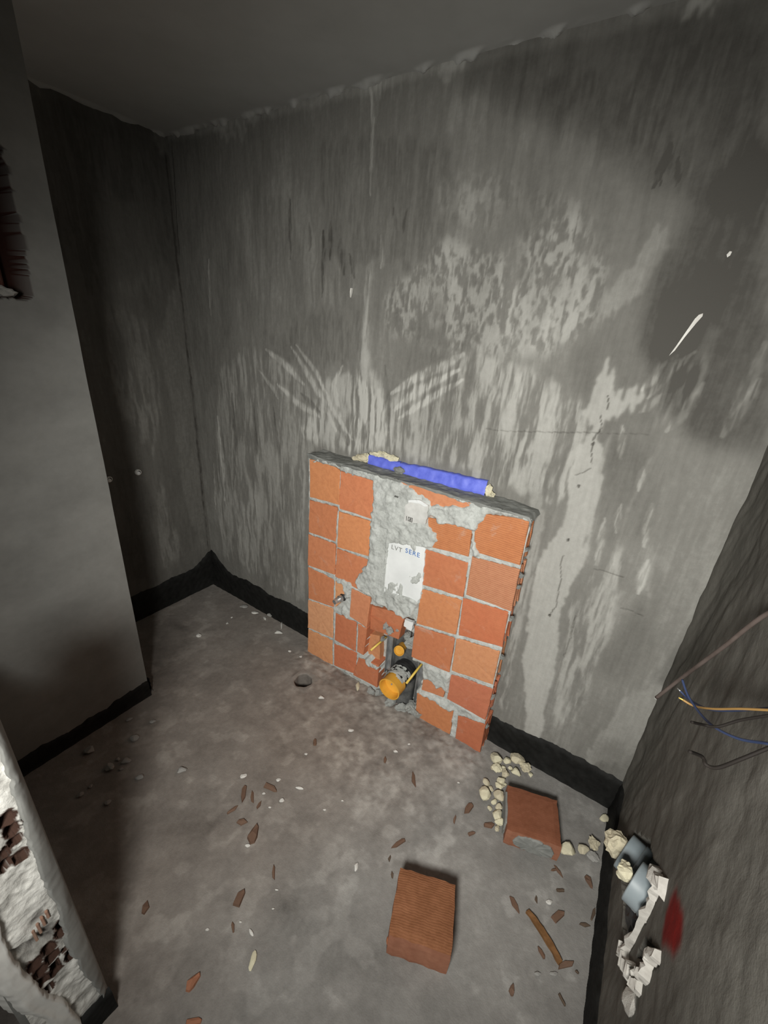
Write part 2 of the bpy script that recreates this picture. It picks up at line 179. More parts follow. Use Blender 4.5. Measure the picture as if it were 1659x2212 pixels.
def empty(name, loc=(0, 0, 0)):
    o = bpy.data.objects.new(name, None)
    COL.objects.link(o)
    o.location = loc
    o.empty_display_size = .05
    return o

def adopt(child, parent):
    """parent keeping the child's world coordinates (parents carry translation only)"""
    off = Vector((0, 0, 0)); p = parent
    while p is not None:
        off += p.location; p = p.parent
    child.parent = parent
    child.location = child.location - off
    return child

def bm_mesh(name, bm, sm=False):
    bmesh.ops.recalc_face_normals(bm, faces=bm.faces)
    me = bpy.data.meshes.new(name)
    bm.to_mesh(me); bm.free()
    smooth(me, sm)
    return me

def bm_box(bm, lo, hi, bevel=0):
    r = bmesh.ops.create_cube(bm, size=1)
    v = r['verts']
    for q in v:
        q.co = Vector([(lo[i] + hi[i]) / 2 + q.co[i] * (hi[i] - lo[i]) for i in range(3)])
    if bevel:
        e = {x for q in v for x in q.link_edges}
        bmesh.ops.bevel(bm, geom=list(e), offset=bevel, segments=2, affect='EDGES')

def box_obj(name, lo, hi, mat, parent=None, bevel=0):
    bm = bmesh.new(); bm_box(bm, lo, hi, bevel)
    return link(name, bm_mesh(name, bm), mat, parent)

def smooth_path(pts, sub=8):
    P = [Vector(p) for p in pts]
    if len(P) < 3: return P
    out = []
    for i in range(len(P) - 1):
        p0 = P[max(i - 1, 0)]; p1 = P[i]; p2 = P[i + 1]; p3 = P[min(i + 2, len(P) - 1)]
        for k in range(sub):
            t = k / sub
            out.append(0.5 * ((2 * p1) + (p2 - p0) * t + (2 * p0 - 5 * p1 + 4 * p2 - p3) * t * t + (3 * p1 - p0 - 3 * p2 + p3) * t ** 3))
    out.append(P[-1])
    return out

def bm_tube(bm, pts, rad, seg=10, cap=True, smooth_sub=8, radii=None):
    P = smooth_path(pts, smooth_sub) if smooth_sub else [Vector(p) for p in pts]
    rings = []
    up = Vector((0, 0, 1))
    for i, p in enumerate(P):
        t = (P[min(i + 1, len(P) - 1)] - P[max(i - 1, 0)]).normalized()
        if abs(t.dot(up)) > .95: up = Vector((1, 0, 0))
        a = t.cross(up).normalized(); b = t.cross(a).normalized(); up = -b
        r = rad if radii is None else radii[i]
        rings.append([bm.verts.new(p + (a * math.cos(2 * math.pi * k / seg) + b * math.sin(2 * math.pi * k / seg)) * r) for k in range(seg)])
    for r0, r1 in zip(rings, rings[1:]):
        for k in range(seg):
            bm.faces.new((r0[k], r0[(k + 1) % seg], r1[(k + 1) % seg], r1[k]))
    if cap:
        bm.faces.new(rings[0]); bm.faces.new(rings[-1])
    return rings

def tube_obj(name, pts, rad, mat, parent=None, seg=10, **kw):
    bm = bmesh.new(); bm_tube(bm, pts, rad, seg, **kw)
    return link(name, bm_mesh(name, bm, True), mat, parent)

def bm_lathe(bm, prof, origin, axis, seg=28):
    """prof: list of (distance along axis, radius)"""
    ax = Vector(axis).normalized()
    a = ax.orthogonal().normalized(); b = ax.cross(a)
    O = Vector(origin); rings = []
    for t, r in prof:
        rings.append([bm.verts.new(O + ax * t + (a * math.cos(2 * math.pi * k / seg) + b * math.sin(2 * math.pi * k / seg)) * max(r, 1e-4)) for k in range(seg)])
    for r0, r1 in zip(rings, rings[1:]):
        for k in range(seg):
            bm.faces.new((r0[k], r0[(k + 1) % seg], r1[(k + 1) % seg], r1[k]))
    return rings

def lathe_obj(name, prof, origin, axis, mat, parent=None, seg=28):
    bm = bmesh.new(); bm_lathe(bm, prof, origin, axis, seg)
    o = link(name, bm_mesh(name, bm, True), mat, parent)
    md = o.modifiers.new('es', 'EDGE_SPLIT'); md.split_angle = math.radians(40)
    return o

def rough_outline(poly, step, jit, rng):
    out = []
    n = len(poly)
    for i in range(n):
        a = Vector(poly[i]); b = Vector(poly[(i + 1) % n])
        k = max(1, int((b - a).length / step))
        for j in range(k):
            p = a.lerp(b, j / k)
            out.append(p + Vector((rng.uniform(-jit, jit), rng.uniform(-jit, jit))))
    return out

def prism(name, outline, y0, y1, bev, mat, parent, rng, wave=.0012, cells=False):
    """outline in (x, z); front at y0 (towards the viewer), back at y1; rounded front edge"""
    cx = sum(p[0] for p in outline) / len(outline); cz = sum(p[1] for p in outline) / len(outline)
    n = len(outline)
    bm = bmesh.new()
    def ring(sc, y, wv=0):
        r = []
        for p in outline:
            d = Vector((cx - p[0], cz - p[1])); L = d.length
            q = Vector((p[0], p[1])) + d * (sc / max(L, 1e-6))
            r.append(bm.verts.new((q[0], y + rng.uniform(-wv, wv), q[1])))
        return r
    rings = [ring(0, y1), ring(0, y0 + bev), ring(bev * .35, y0 + bev * .3, wave * .4), ring(bev * 1.2, y0, wave)]
    for r0, r1 in zip(rings, rings[1:]):
        for k in range(n):
            bm.faces.new((r0[k], r0[(k + 1) % n], r1[(k + 1) % n], r1[k]))
    c = bm.verts.new((cx, y0 + rng.uniform(-wave, wave), cz))
    for k in range(n):
        bm.faces.new((rings[-1][k], rings[-1][(k + 1) % n], c))
    bm.faces.new(rings[0])
    if cells:            # hollow clay block: shells and webs stand out past the cells at the open end
        for v in rings[0]: v.co.y = y0 + .011
        def slab(ya, yb, sc):
            q = [[bm.verts.new((p[0] - (sc if p[0] > cx + .06 else 0) + rng.uniform(-.002, .001), yy, p[1])) for p in outline] for yy in (ya, yb)]
            for k in range(n):
                bm.faces.new((q[0][k], q[0][(k + 1) % n], q[1][(k + 1) % n], q[1][k]))
            bm.faces.new(q[0]); bm.faces.new(q[1])
        slab(y0 + .011, y0 + .042, .022); slab(y0 + .042, y0 + .050, .001); slab(y0 + .050, y0 + .082, .022); slab(y0 + .082, y1, .002)
    return link(name, bm_mesh(name, bm, False), mat, parent)

# ------------------------------------------------------------------ materials
class NT:
    def __init__(s, name, rough=.9, spec=.3):
        s.m = bpy.data.materials.new(name); s.m.use_nodes = True
        s.t = s.m.node_tree; s.b = s.t.nodes['Principled BSDF']
        s.b.inputs['Roughness'].default_value = rough
        s.b.inputs['Specular IOR Level'].default_value = spec
    def n(s, typ, **kw):
        x = s.t.nodes.new(typ)
        for k, v in kw.items():
            if k in ('operation', 'blend_type', 'data_type', 'attribute_name', 'noise_dimensions', 'bands_direction', 'wave_type', 'feature'): setattr(x, k, v)
            else: s.set(x.inputs[k.replace('_', ' ')], v)
        return x
    def set(s, sock, v):
        if hasattr(v, 'is_output') or isinstance(v, bpy.types.NodeSocket): s.t.links.new(v, sock)
        else: sock.default_value = v
    def coord(s, scale=(1, 1, 1)):
        c = s.t.nodes.new('ShaderNodeTexCoord'); mp = s.t.nodes.new('ShaderNodeMapping')
        s.t.links.new(c.outputs['Object'], mp.inputs[0]); mp.inputs['Scale'].default_value = scale
        return mp.outputs[0]
    def noise(s, scale, detail=4, rough=.55, sc=(1, 1, 1), dist=0):
        x = s.n('ShaderNodeTexNoise', Scale=scale, Detail=detail, Roughness=rough, Distortion=dist)
        s.t.links.new(s.coord(sc), x.inputs['Vector'])
        return x.outputs[0]
    def ramp(s, fac, stops):
        r = s.t.nodes.new('ShaderNodeValToRGB')
        e = r.color_ramp.elements
        while len(e) < len(stops): e.new(.5)
        for el, (p, c) in zip(e, stops):
            el.position = p
            el.color = (c[0], c[1], c[2], 1) if hasattr(c, '__len__') else (c, c, c, 1)
        s.set(r.inputs[0], fac)
        return r.outputs[0]
    def math(s, op, a, b=0.0, c=None):
        x = s.t.nodes.new('ShaderNodeMath'); x.operation = op
        s.set(x.inputs[0], a); s.set(x.inputs[1], b)
        if c is not None: s.set(x.inputs[2], c)
        return x.outputs[0]
    def mix(s, fac, a, b, blend='MIX'):
        x = s.t.nodes.new('ShaderNodeMix'); x.data_type = 'RGBA'; x.blend_type = blend
        s.set(x.inputs[0], fac)
        for sock, v in ((x.inputs[6], a), (x.inputs[7], b)):
            if isinstance(v, (tuple, list)): v = (v[0], v[1], v[2], 1)
            s.set(sock, v)
        return x.outputs[2]
    def attr(s, name):
        return s.n('ShaderNodeAttribute', attribute_name=name).outputs['Fac']
    def bump(s, h, strength=.5, dist=.004):
        x = s.t.nodes.new('ShaderNodeBump')
        x.inputs['Strength'].default_value = strength; x.inputs['Distance'].default_value = dist
        s.set(x.inputs['Height'], h)
        s.t.links.new(x.outputs[0], s.b.inputs['Normal'])
    def color(s, c):
        if isinstance(c, (tuple, list)): c = (c[0], c[1], c[2], 1)
        s.set(s.b.inputs['Base Color'], c)
        return s.m

def m_plaster(name, lo, mid, hi, paint=False):
    t = NT(name, .92, .15)
    a = t.attr('tone')
    n = t.noise(45, 6, .65)
    f = t.math('ADD', a, t.math('MULTIPLY', t.math('SUBTRACT', n, .5), .22))
    st = t.noise(30, 4, .6, (3, 3, .35))
    f = t.math('ADD', f, t.math('MULTIPLY', t.math('SUBTRACT', st, .5), .20))
    c = t.ramp(f, [(0.02, lo), (.45, mid), (.95, hi)])
    h = t.math('ADD', t.math('MULTIPLY', n, .7), t.math('MULTIPLY', t.noise(170, 3, .6), .4))
    h = t.math('ADD', h, t.math('MULTIPLY', a, .5))
    t.bump(h, .45, .004)
    if paint: c = t.mix(t.attr('red'), c, (.17, .010, .008))
    return t.color(c)
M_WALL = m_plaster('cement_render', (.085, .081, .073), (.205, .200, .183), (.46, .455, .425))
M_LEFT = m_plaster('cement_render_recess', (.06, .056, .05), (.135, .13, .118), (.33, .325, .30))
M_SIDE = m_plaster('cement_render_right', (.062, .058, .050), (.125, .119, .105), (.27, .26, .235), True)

def m_pier(name='cement_render_smooth', bare=False):
    t = NT(name, .9, .2)
    n = t.noise(3.2, 5, .6, (1, 1, 1.6)); n2 = t.noise(40, 4, .6)
    f = t.math('ADD', t.math('MULTIPLY', n, .8), t.math('MULTIPLY', n2, .2))
    t.bump(t.math('ADD', n, t.math('MULTIPLY', n2, .4)), .25, .006)
    c = t.ramp(f, [(.25, (.155, .156, .147)), (.75, (.255, .256, .242))])
    if bare: c = t.mix(t.attr('bare'), c, (.045, .018, .013))  # niche interior: bare brick, with the recess shade painted into its colour
    return t.color(c)
M_PIER = m_pier()

def m_simple(name, c0, c1, scale, rough=.9, bump=.3, bd=.003, spec=.2, detail=5):
    t = NT(name, rough, spec)
    n = t.noise(scale, detail, .6)
    if bump: t.bump(n, bump, bd)
    return t.color(t.ramp(n, [(.3, c0), (.7, c1)]))
M_CEIL = m_simple('ceiling_skim', (.44, .44, .42), (.50, .50, .48), 5, .95, .08)
M_TAR = m_simple('bitumen', (.006, .006, .0055), (.015, .015, .014), 26, .7, .5, .005, .2)
M_FOAM = m_simple('pu_foam', (.52, .46, .32), (.78, .72, .55), 60, .95, .6, .004)
M_FOAMY = m_simple('pu_foam_yellow', (.60, .55, .38), (.80, .76, .58), 50, .95, .5, .004)
M_WHITE = m_simple('plaster_white', (.62, .60, .56), (.82, .81, .77), 40, .9, .5, .004)
M_BROKEN = m_simple('broken_gypsum', (.36, .34, .31), (.56, .54, .50), 30, .9, .6, .006)
M_GREYBIT = m_simple('mortar_bit', (.26, .255, .24), (.42, .41, .39), 60, .95, .5, .003)
M_BLUE = m_simple('blue_sheet', (.10, .13, .60), (.16, .20, .74), 30, .5, .35, .004, .4)
M_YEL = m_simple('yellow_plastic', (.62, .30, .035), (.78, .42, .06), 14, .42, .05, .001, .5)
M_YEL2 = m_simple('yellow_rod_plastic', (.72, .50, .09), (.80, .58, .14), 14, .45, .05, .001, .5)
M_PVC = m_simple('grey_pvc', (.20, .24, .26), (.27, .31, .33), 12, .45, .05, .001, .4)
M_BLACK = m_simple('black_plastic', (.012, .012, .013), (.03, .03, .03), 20, .4, .1, .001, .5)
M_DARKGREY = m_simple('dark_grey_pipe', (.045, .048, .05), (.16, .16, .155), 25, .5, .15, .002, .4)
M_RED = m_simple('red_paint', (.26, .012, .008), (.40, .02, .012), 18, .7, .3, .003)
M_WOOD = m_simple('old_wood', (.13, .065, .025), (.22, .11, .045), 50, .85, .5, .002)
M_WBLUE = m_simple('wire_blue', (.03, .045, .10), (.045, .065, .14), 10, .5, 0)
M_WYEL = m_simple('wire_yellow', (.25, .145, .045), (.32, .19, .07), 10, .5, 0)
M_WBLK = m_simple('wire_black', (.009, .007, .006), (.014, .011, .009), 10, .75, 0)
M_COND = m_simple('conduit_brown', (.075, .058, .050), (.12, .095, .085), 20, .7, .3, .002)
M_SHEET = m_simple('cistern_white', (.70, .72, .72), (.82, .84, .84), 9, .45, .1, .002, .4)
M_PAPER = m_simple('torn_paper', (.45, .45, .43), (.62, .62, .60), 20, .8, .3, .002)
M_BLUEINK = m_simple('blue_ink', (.06, .16, .42), (.08, .20, .50), 9, .6, 0)
M_GREYINK = m_simple('grey_ink', (.18, .18, .17), (.35, .35, .34), 30, .7, 0)
M_DARKINK = m_simple('dark_ink', (.02, .018, .014), (.04, .035, .03), 30, .7, 0)
def m_metal():
    t = NT('galvanised', .38, .5); t.b.inputs['Metallic'].default_value = .85
    n = t.noise(30, 4)
    return t.color(t.ramp(n, [(.3, (.42, .44, .45)), (.7, (.72, .74, .75))]))
M_METAL = m_metal()
def m_brick(name='fired_clay'):
    t = NT(name, .85, .2)
    oi = t.t.nodes.new('ShaderNodeObjectInfo')
    n = t.noise(9, 5, .6); n2 = t.noise(55, 5, .65)
    base = t.mix(t.math('MULTIPLY', n, .34), oi.outputs['Color'], (.62, .30, .15))
    base = t.mix(t.ramp(n2, [(.42, 0), (.75, .32)]), base, (.30, .095, .045), 'MIX')
    sm = t.ramp(t.noise(13, 6, .7, (1, 1, 1), .6), [(.60, 0), (.70, .75)])
    base = t.mix(t.math('MULTIPLY', sm, .35), base, (.50, .42, .36))
    wv = t.n('ShaderNodeTexWave', bands_direction='Z', Scale=38.0, Distortion=2.2, Detail=2.0)
    t.t.links.new(t.coord((1, 1, 1)), wv.inputs['Vector'])
    rid = t.math('MULTIPLY', wv.outputs[1], oi.outputs['Alpha'])
    t.bump(t.math('ADD', t.math('MULTIPLY', n2, .55), t.math('MULTIPLY', rid, .8)), .45, .003)
    return t.color(base)
M_BRICK = m_brick()
def m_mortar():
    t = NT('lime_mortar', .93, .15)
    n = t.noise(24, 6, .65); n2 = t.noise(90, 5, .7)
    t.bump(t.math('ADD', n, t.math('MULTIPLY', n2, .7)), .8, .006)
    return t.color(t.ramp(t.math('ADD', t.math('MULTIPLY', n, .6), t.math('MULTIPLY', n2, .4)), [(.3, (.28, .287, .275)), (.5, (.47, .487, .465)), (.72, (.62, .64, .62))]))
M_MORTAR = m_mortar()
def m_shard():
    t = NT('clay_chip', .9, .15)
    oi = t.t.nodes.new('ShaderNodeObjectInfo'); n2 = t.noise(70, 5, .65)
    t.bump(n2, .4, .003)
    return t.color(t.mix(t.math('MULTIPLY', n2, .5), oi.outputs['Color'], (.22, .17, .13)))
M_SHARD = m_shard()
def m_loose(name, c0, c1, rib):
    t = NT(name, .85, .2)
    n = t.noise(14, 5, .6); n2 = t.noise(60, 5, .65)
    wv = t.n('ShaderNodeTexWave', bands_direction='Y', Scale=48.0, Distortion=4.5, Detail=3.0)
    t.t.links.new(t.coord((1, 1, 1)), wv.inputs['Vector'])
    t.bump(t.math('ADD', t.math('MULTIPLY', n2, .6), t.math('MULTIPLY', wv.outputs[1], rib)), .5, .003)
    return t.color(t.ramp(t.math('ADD', t.math('MULTIPLY', n, .6), t.math('MULTIPLY', n2, .4)), [(.3, c0), (.7, c1)]))
M_LOOSE_A = m_loose('clay_ribbed_top', (.155, .060, .025), (.275, .118, .058), .38)
M_LOOSE_B = m_loose('clay_smooth_top', (.17, .060, .030), (.25, .098, .055), .1)
M_LOOSE_S = m_loose('clay_cut_side_lit', (.24, .095, .055), (.34, .155, .095), .05)  # lighter than the tops: smoother face, with lamp light painted in
M_CAP = m_simple('cement_cap', (.17, .175, .165), (.28, .285, .27), 22, .92, .5, .005)
def m_floor():
    t = NT('dusty_screed', .85, .25)
    a = t.attr('tone'); b = t.attr('warm')
    n = t.noise(60, 6, .65); n2 = t.noise(9, 5, .6)
    f = t.math('ADD', a, t.math('MULTIPLY', t.math('SUBTRACT', n, .5), .35))
    f = t.math('ADD', f, t.math('MULTIPLY', t.math('SUBTRACT', n2, .5), .35))
    g = t.ramp(f, [(.05, (.12, .115, .107)), (.5, (.245, .236, .222)), (.95, (.44, .43, .41))])
    br = t.ramp(f, [(.05, (.115, .095, .082)), (.5, (.245, .212, .185)), (.95, (.42, .38, .335))])
    t.bump(t.math('ADD', t.math('MULTIPLY', n, .6), t.math('MULTIPLY', t.noise(220, 3), .5)), .5, .004)
    return t.color(t.mix(b, g, br))
M_FLOOR = m_floor()
def m_jamb():
    t = NT('broken_white_render', .93, .15)
    a = t.attr('tone'); n = t.noise(50, 6, .7)
    f = t.math('ADD', a, t.math('MULTIPLY', t.math('SUBTRACT', n, .5), .7))
    t.bump(n, .8, .005)
    return t.color(t.mix(t.attr('clay_shade'), t.ramp(f, [(.05, (.10, .092, .085)), (.4, (.36, .35, .325)), (.8, (.70, .69, .65))]), (.055, .030, .022)))  # cell walls: bare brick, painted near-black so the holes look shaded
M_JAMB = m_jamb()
M_HALLOUT = m_simple('white_render', (.62, .61, .58), (.74, .73, .69), 8, .9, .3, .004)

# ------------------------------------------------------------------ room shell
H = 2.464
def xr(y):                       # right wall, very slightly out of square
    return 2.565 - 0.045 * y

# wall_back ---------------------------------------------------------
step = .004
xs = np.arange(-.02, 2.60 + step, step); zs = np.arange(0, H + .02, step)
X, Z = np.meshgrid(xs, zs, indexing='ij')
def trowel_tone(U, V, regs, strokes, base=.40):
    wu = U + (fbm(N1, U * 14, V * 5) - .5) * .040 + (fbm(N2, U * 70, V * 14) - .5) * .020
    wv = V + (fbm(N3, U * 10, V * 8) - .5) * .06 + (fbm(N4, U * 90, V * 9, 3) - .5) * .09
    S = fbm(N2, wu * 58, V * 6 + U * 3, 3)
    S2 = fbm(N3, U * 170, V * 22, 2)
    K = fbm(N4, wu * 75, V * 34, 4)
    t = base + (fbm(N1, U * 3.2, V * 1.8) - .5) * .30 + (S - .5) * .16 + (fbm(N4, U * 9, V * 4.5) - .5) * .18
    low = fbm(N3, U * 8, V * 5)
    for kind, amp, poly in regs:
        mk = inside(wu, wv, poly).astype(float)
        if kind == 'solid':
            mk = blur(mk, 2)
            t = t + (base + amp * (.85 + .3 * low) - t) * mk * .78 if amp > .15 else t + amp * blur(mk, 4)
        elif kind == 'dark':
            t = t + amp * blur(mk, 60) * (.7 + .6 * low)  # dark patches; the upper right ones mix damp with painted light falloff
        elif kind == 'streak':
            mk = blur(mk, 8)
            t = t + amp * mk * (sstep(.33, .62, S * .7 + S2 * .3) * 1.1 - .05)
        else:
            mk = blur(mk, 30) * sstep(.25, .55, low)
            t = t + amp * mk * (sstep(.36, .60, K * .75 + S2 * .25) * 1.35 - .2)
    uu = U + (fbm(N4, U * 40, V * 40) - .5) * .010
    vv = V + (fbm(N1, U * 40, V * 40) - .5) * .010
    for wd, amp, pts in strokes:
        q, tt = segdist(uu, vv, pts)
        if wd > .0045:
            ww = wd * (.30 + 1.0 * np.sin(np.pi * np.clip(tt, 0.04, .96)) ** .8)
            t = t + amp * (1 - sstep(ww * .35, ww * 1.3, q)) * (.55 + .9 * sstep(.35, .6, S2))
        else:
            ww = max(wd * .40, .0013)
            t = t + amp * .75 * (1 - sstep(ww * .5, ww * 1.9, q)) * (.5 + low)
    return t
tone = trowel_tone(X, Z, WALL_REG, WALL_STROKES)
# smoother towards the floor edge and a lumpy skim where wall meets ceiling
edge = H - Z
tone = tone + .18 * (1 - sstep(0, .03, edge - .02 * fbm(N2, X * 20, Z * 3))) 
relief = (fbm(N1, X * 3, Z * 3) - .5) * .012 + (fbm(N2, X * 22, Z * 8) - .5) * .005 - .004 * np.clip(tone - .4, -.4, .4)
Y = relief
P = np.stack([X, Y, Z], -1)
struct(link('wall_back', grid_mesh('wall_back', P, tone), M_WALL))

# wall_left (the recess behind the pier) ------------------------------
ys = np.arange(-.80, .02, .006); zs2 = np.arange(0, H + .02, .006)
A, Z2 = np.meshgrid(ys, zs2, indexing='ij')
tl = trowel_tone(A, Z2, LEFT_REG, [(.006, -.3, [(-.02, 0), (-.015, 1.2), (-.02, 2.4)])], .36)
P = np.stack([(fbm(N3, A * 5, Z2 * 4) - .5) * .012 + (fbm(N2, A * 25, Z2 * 9) - .5) * .005, A, Z2], -1)
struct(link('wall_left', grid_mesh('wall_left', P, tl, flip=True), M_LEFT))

# wall_pier with its rough niche --------------------------------------
PX, PY = .586, -.791
ys = np.concatenate([np.linspace(-1.42, -1.26, 9), np.linspace(-1.25, -.885, 74), np.linspace(-.875, PY, 12)])
zs3 = np.concatenate([np.linspace(0, 1.69, 70), np.linspace(1.70, 2.12, 85), np.linspace(2.13, H, 20)])
A, Z3 = np.meshgrid(ys, zs3, indexing='ij')
jx = (fbm(N2, A * 40, Z3 * 40) - .5) * .02
hole = inside(A + jx, Z3 + jx * .7, [(-1.235, 1.722), (-1.235, 2.09), (-.893, 2.095), (-.889, 1.9), (-.905, 1.72)])
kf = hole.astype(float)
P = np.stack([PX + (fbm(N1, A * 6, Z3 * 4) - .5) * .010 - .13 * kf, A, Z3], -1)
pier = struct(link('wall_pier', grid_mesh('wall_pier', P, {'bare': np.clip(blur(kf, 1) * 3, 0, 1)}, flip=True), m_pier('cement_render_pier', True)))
ze = np.linspace(0, H, 160); te = np.linspace(0, 1, 7)
T, Ze = np.meshgrid(te, ze, indexing='ij')
P = np.stack([PX * (1 - T) + (1 - T) ** 8 * (fbm(N1, np.full(Ze.shape, PY) * 6, Ze * 4) - .5) * .010, PY + (fbm(N2, T * 3, Ze * 9) - .5) * .012 * (T > 0), Ze], -1)
struct(link('wall_pier_return', grid_mesh('wall_pier_return', P, None), M_PIER))
for (y0, y1, z0, z1, dx) in ((-1.22, -.93, 1.735, 1.90, .035), (-1.22, -.915, 1.908, 2.08, .03)):
    bm = bmesh.new(); bm_box(bm, (PX - .15, y0, z0), (PX - .13 + dx, y1, z1), .004)
    b = link('brick', bm_mesh('brick', bm), M_SHARD, pier); b.color = (.10, .02, .016, .2)
# crumbs of broken render on the niche sill
def rock_mesh(name, seed, flat=1.0, sub=2, jag=.35):
    r = random.Random(seed)
    bm = bmesh.new()
    bmesh.ops.create_icosphere(bm, subdivisions=sub, radius=.5)
    dirs = [Vector((r.gauss(0, 1), r.gauss(0, 1), r.gauss(0, 1))).normalized() for _ in range(9)]
    cut = [r.uniform(.26, .46) for _ in range(9)]
    for v in bm.verts:
        for d, c in zip(dirs, cut):
            k = v.co.dot(d)
            if k > c: v.co -= d * (k - c)
        v.co *= 1 + r.uniform(-jag, jag) * .18
        v.co.z *= flat
    lo = Vector([min(v.co[i] for v in bm.verts) for i in range(3)]); hi = Vector([max(v.co[i] for v in bm.verts) for i in range(3)])
    for v in bm.verts:
        v.co = Vector(((v.co.x - lo.x) / (hi.x - lo.x) - .5, (v.co.y - lo.y) / (hi.y - lo.y) - .5, (v.co.z - lo.z) / (hi.z - lo.z)))
    return bm_mesh(name, bm, False)
ROCKS = [rock_mesh('crumb', 20 + i) for i in range(7)]
BUMPY = [rock_mesh('foam_lump', 60 + i, 1, 3, .9) for i in range(4)]
def place(name, me, loc, size, rz, mat, parent=None, tilt=0):
    me2 = MESHMAT.get((me.name, mat.name))
    if me2 is None:
        me2 = me.copy(); me2.materials.clear(); me2.materials.append(mat); MESHMAT[(me.name, mat.name)] = me2
    o = bpy.data.objects.new(name, me2); COL.objects.link(o)
    o.location = loc; o.scale = size; o.rotation_euler = (tilt, 0, rz)
    if parent: o.parent = parent
    return o
MESHMAT = {}
tag(place('mortar_crumb', BUMPY[0], (PX - .02, -.965, 1.717), (.05, .07, .035), .3, M_GREYBIT), 'grey mortar lump on the sill of the brick niche in the pier', 'mortar lump')

# wall_right with the chased hole for the waste pipes -------------------
HOLE = [(-.28, .20), (-.336, .19), (-.44, .23), (-.515, .26), (-.572, .262), (-.64, .30), (-.667, .33), (-.665, .45), (-.655, .56), (-.61, .565), (-.567, .536), (-.47, .49), (-.40, .42), (-.31, .28)]
HOLE2 = [(-.70, .40), (-.71, .49), (-.753, .55), (-.79, .57), (-.775, .50), (-.755, .46)]
ys = np.arange(-1.80, .005, .005); zs = np.arange(0, H + .02, .005)
A, Zr = np.meshgrid(ys, zs, indexing='ij')
ja = A + (fbm(N1, A * 30, Zr * 30) - .5) * .03; jz = Zr + (fbm(N2, A * 30, Zr * 30) - .5) * .03
h1 = inside(ja, jz, HOLE).astype(float); h2 = inside(ja, jz, HOLE2).astype(float)
tr = .40 + (fbm(N2, A * 4, Zr * 2) - .5) * .35 + (fbm(N3, (A + Zr * .35) * 45, Zr * 3.5, 3) - .5) * .28 * sstep(-.9, -.1, A) + (fbm(N4, (A + Zr * .3) * 14, Zr * 4) - .5) * .3
ridge = (fbm(N3, (A + Zr * .25) * 26, Zr * 2.0, 3) - .5) * .009 * sstep(-.55, -.05, A)
xx = xr(A) + ridge + (fbm(N1, A * 5, Zr * 4) - .5) * .016 + (fbm(N4, A * 18, Zr * 14) - .5) * .006
# rounded fillet into the corner
xx = xx - .012 * (1 - sstep(0, .06, -A))
xx = xx + .17 * h1 + .05 * h2
P = np.stack([xx, A, Zr], -1)
red = blur(inside(ja, jz, [(-.700, .640), (-.715, .685), (-.740, .712), (-.790, .722), (-.822, .705), (-.828, .668), (-.800, .640), (-.775, .600), (-.745, .590), (-.725, .610)]).astype(float), 6)
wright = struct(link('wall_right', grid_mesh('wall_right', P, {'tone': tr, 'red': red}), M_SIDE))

# ceiling ---------------------------------------------------------------
xs2 = np.concatenate([np.linspace(-.03, .08, 24), np.arange(.09, 2.75, .008)]); ys2 = np.concatenate([np.linspace(-2.3, -.10, 60), np.linspace(-.09, .03, 26)])
A, B_ = np.meshgrid(xs2, ys2, indexing='ij')
zc = H + (fbm(N2, A * 2, B_ * 2) - .5) * .012
# ragged skim turned down where the ceiling meets the walls
rag = fbm(N3, A * 22 + B_ * 22, A * 5 - B_ * 5, 4)
zc = zc - .016 * sstep(.42, .75, rag) * (1 - sstep(.0, .022 + .02 * rag, -B_)) - .014 * sstep(.42, .75, rag) * (1 - sstep(.0, .022 + .02 * rag, A))
P = np.stack([A, B_, zc], -1)
struct(link('ceiling', grid_mesh('ceiling', P, None), M_CEIL))

# floor -------------------------------------------------------------------
DR = (1.115, -.278)      # floor drain hole
g = .006
xs = np.arange(-.03, 2.78, g); ys = np.arange(-1.80, .04, g)
X, Yf = np.meshgrid(xs, ys, indexing='ij')
near_panel = np.exp(-((Yf + .14) / .10) ** 2) * sstep(.85, 1.05, X) * (1 - sstep(2.0, 2.15, X))
heap = np.exp(-(((X - 1.62) / .45) ** 2 + ((Yf + .42) / .20) ** 2))
hz = (fbm(N1, X * 4, Yf * 4) - .5) * .004 + (fbm(N2, X * 45, Yf * 45) - .5) * (.0015 + .012 * near_panel + .004 * heap)
hz = hz + .012 * near_panel * fbm(N3, X * 14, Yf * 14)
rad = np.hypot(X - DR[0], Yf - DR[1])
hz = hz + .004 * np.exp(-((rad - .055) / .012) ** 2)
tone = .48 + (fbm(N3, X * 3, Yf * 3) - .5) * .35 + (fbm(N4, X * 12, Yf * 12) - .5) * .22
dusty = fbm(N2, (X + Yf) * 7, (X - Yf) * 22, 3)
tone = tone + (dusty - .5) * .15
tone = tone + .12 * heap + .10 * near_panel - .05 + (heap * .9 + near_panel * .8 + .15) * (fbm(N1, X * 38, Yf * 38, 4) - .5) * .75 + (sstep(.56, .66, fbm(N4, X * 16, Yf * 16, 4)) - .15) * .14
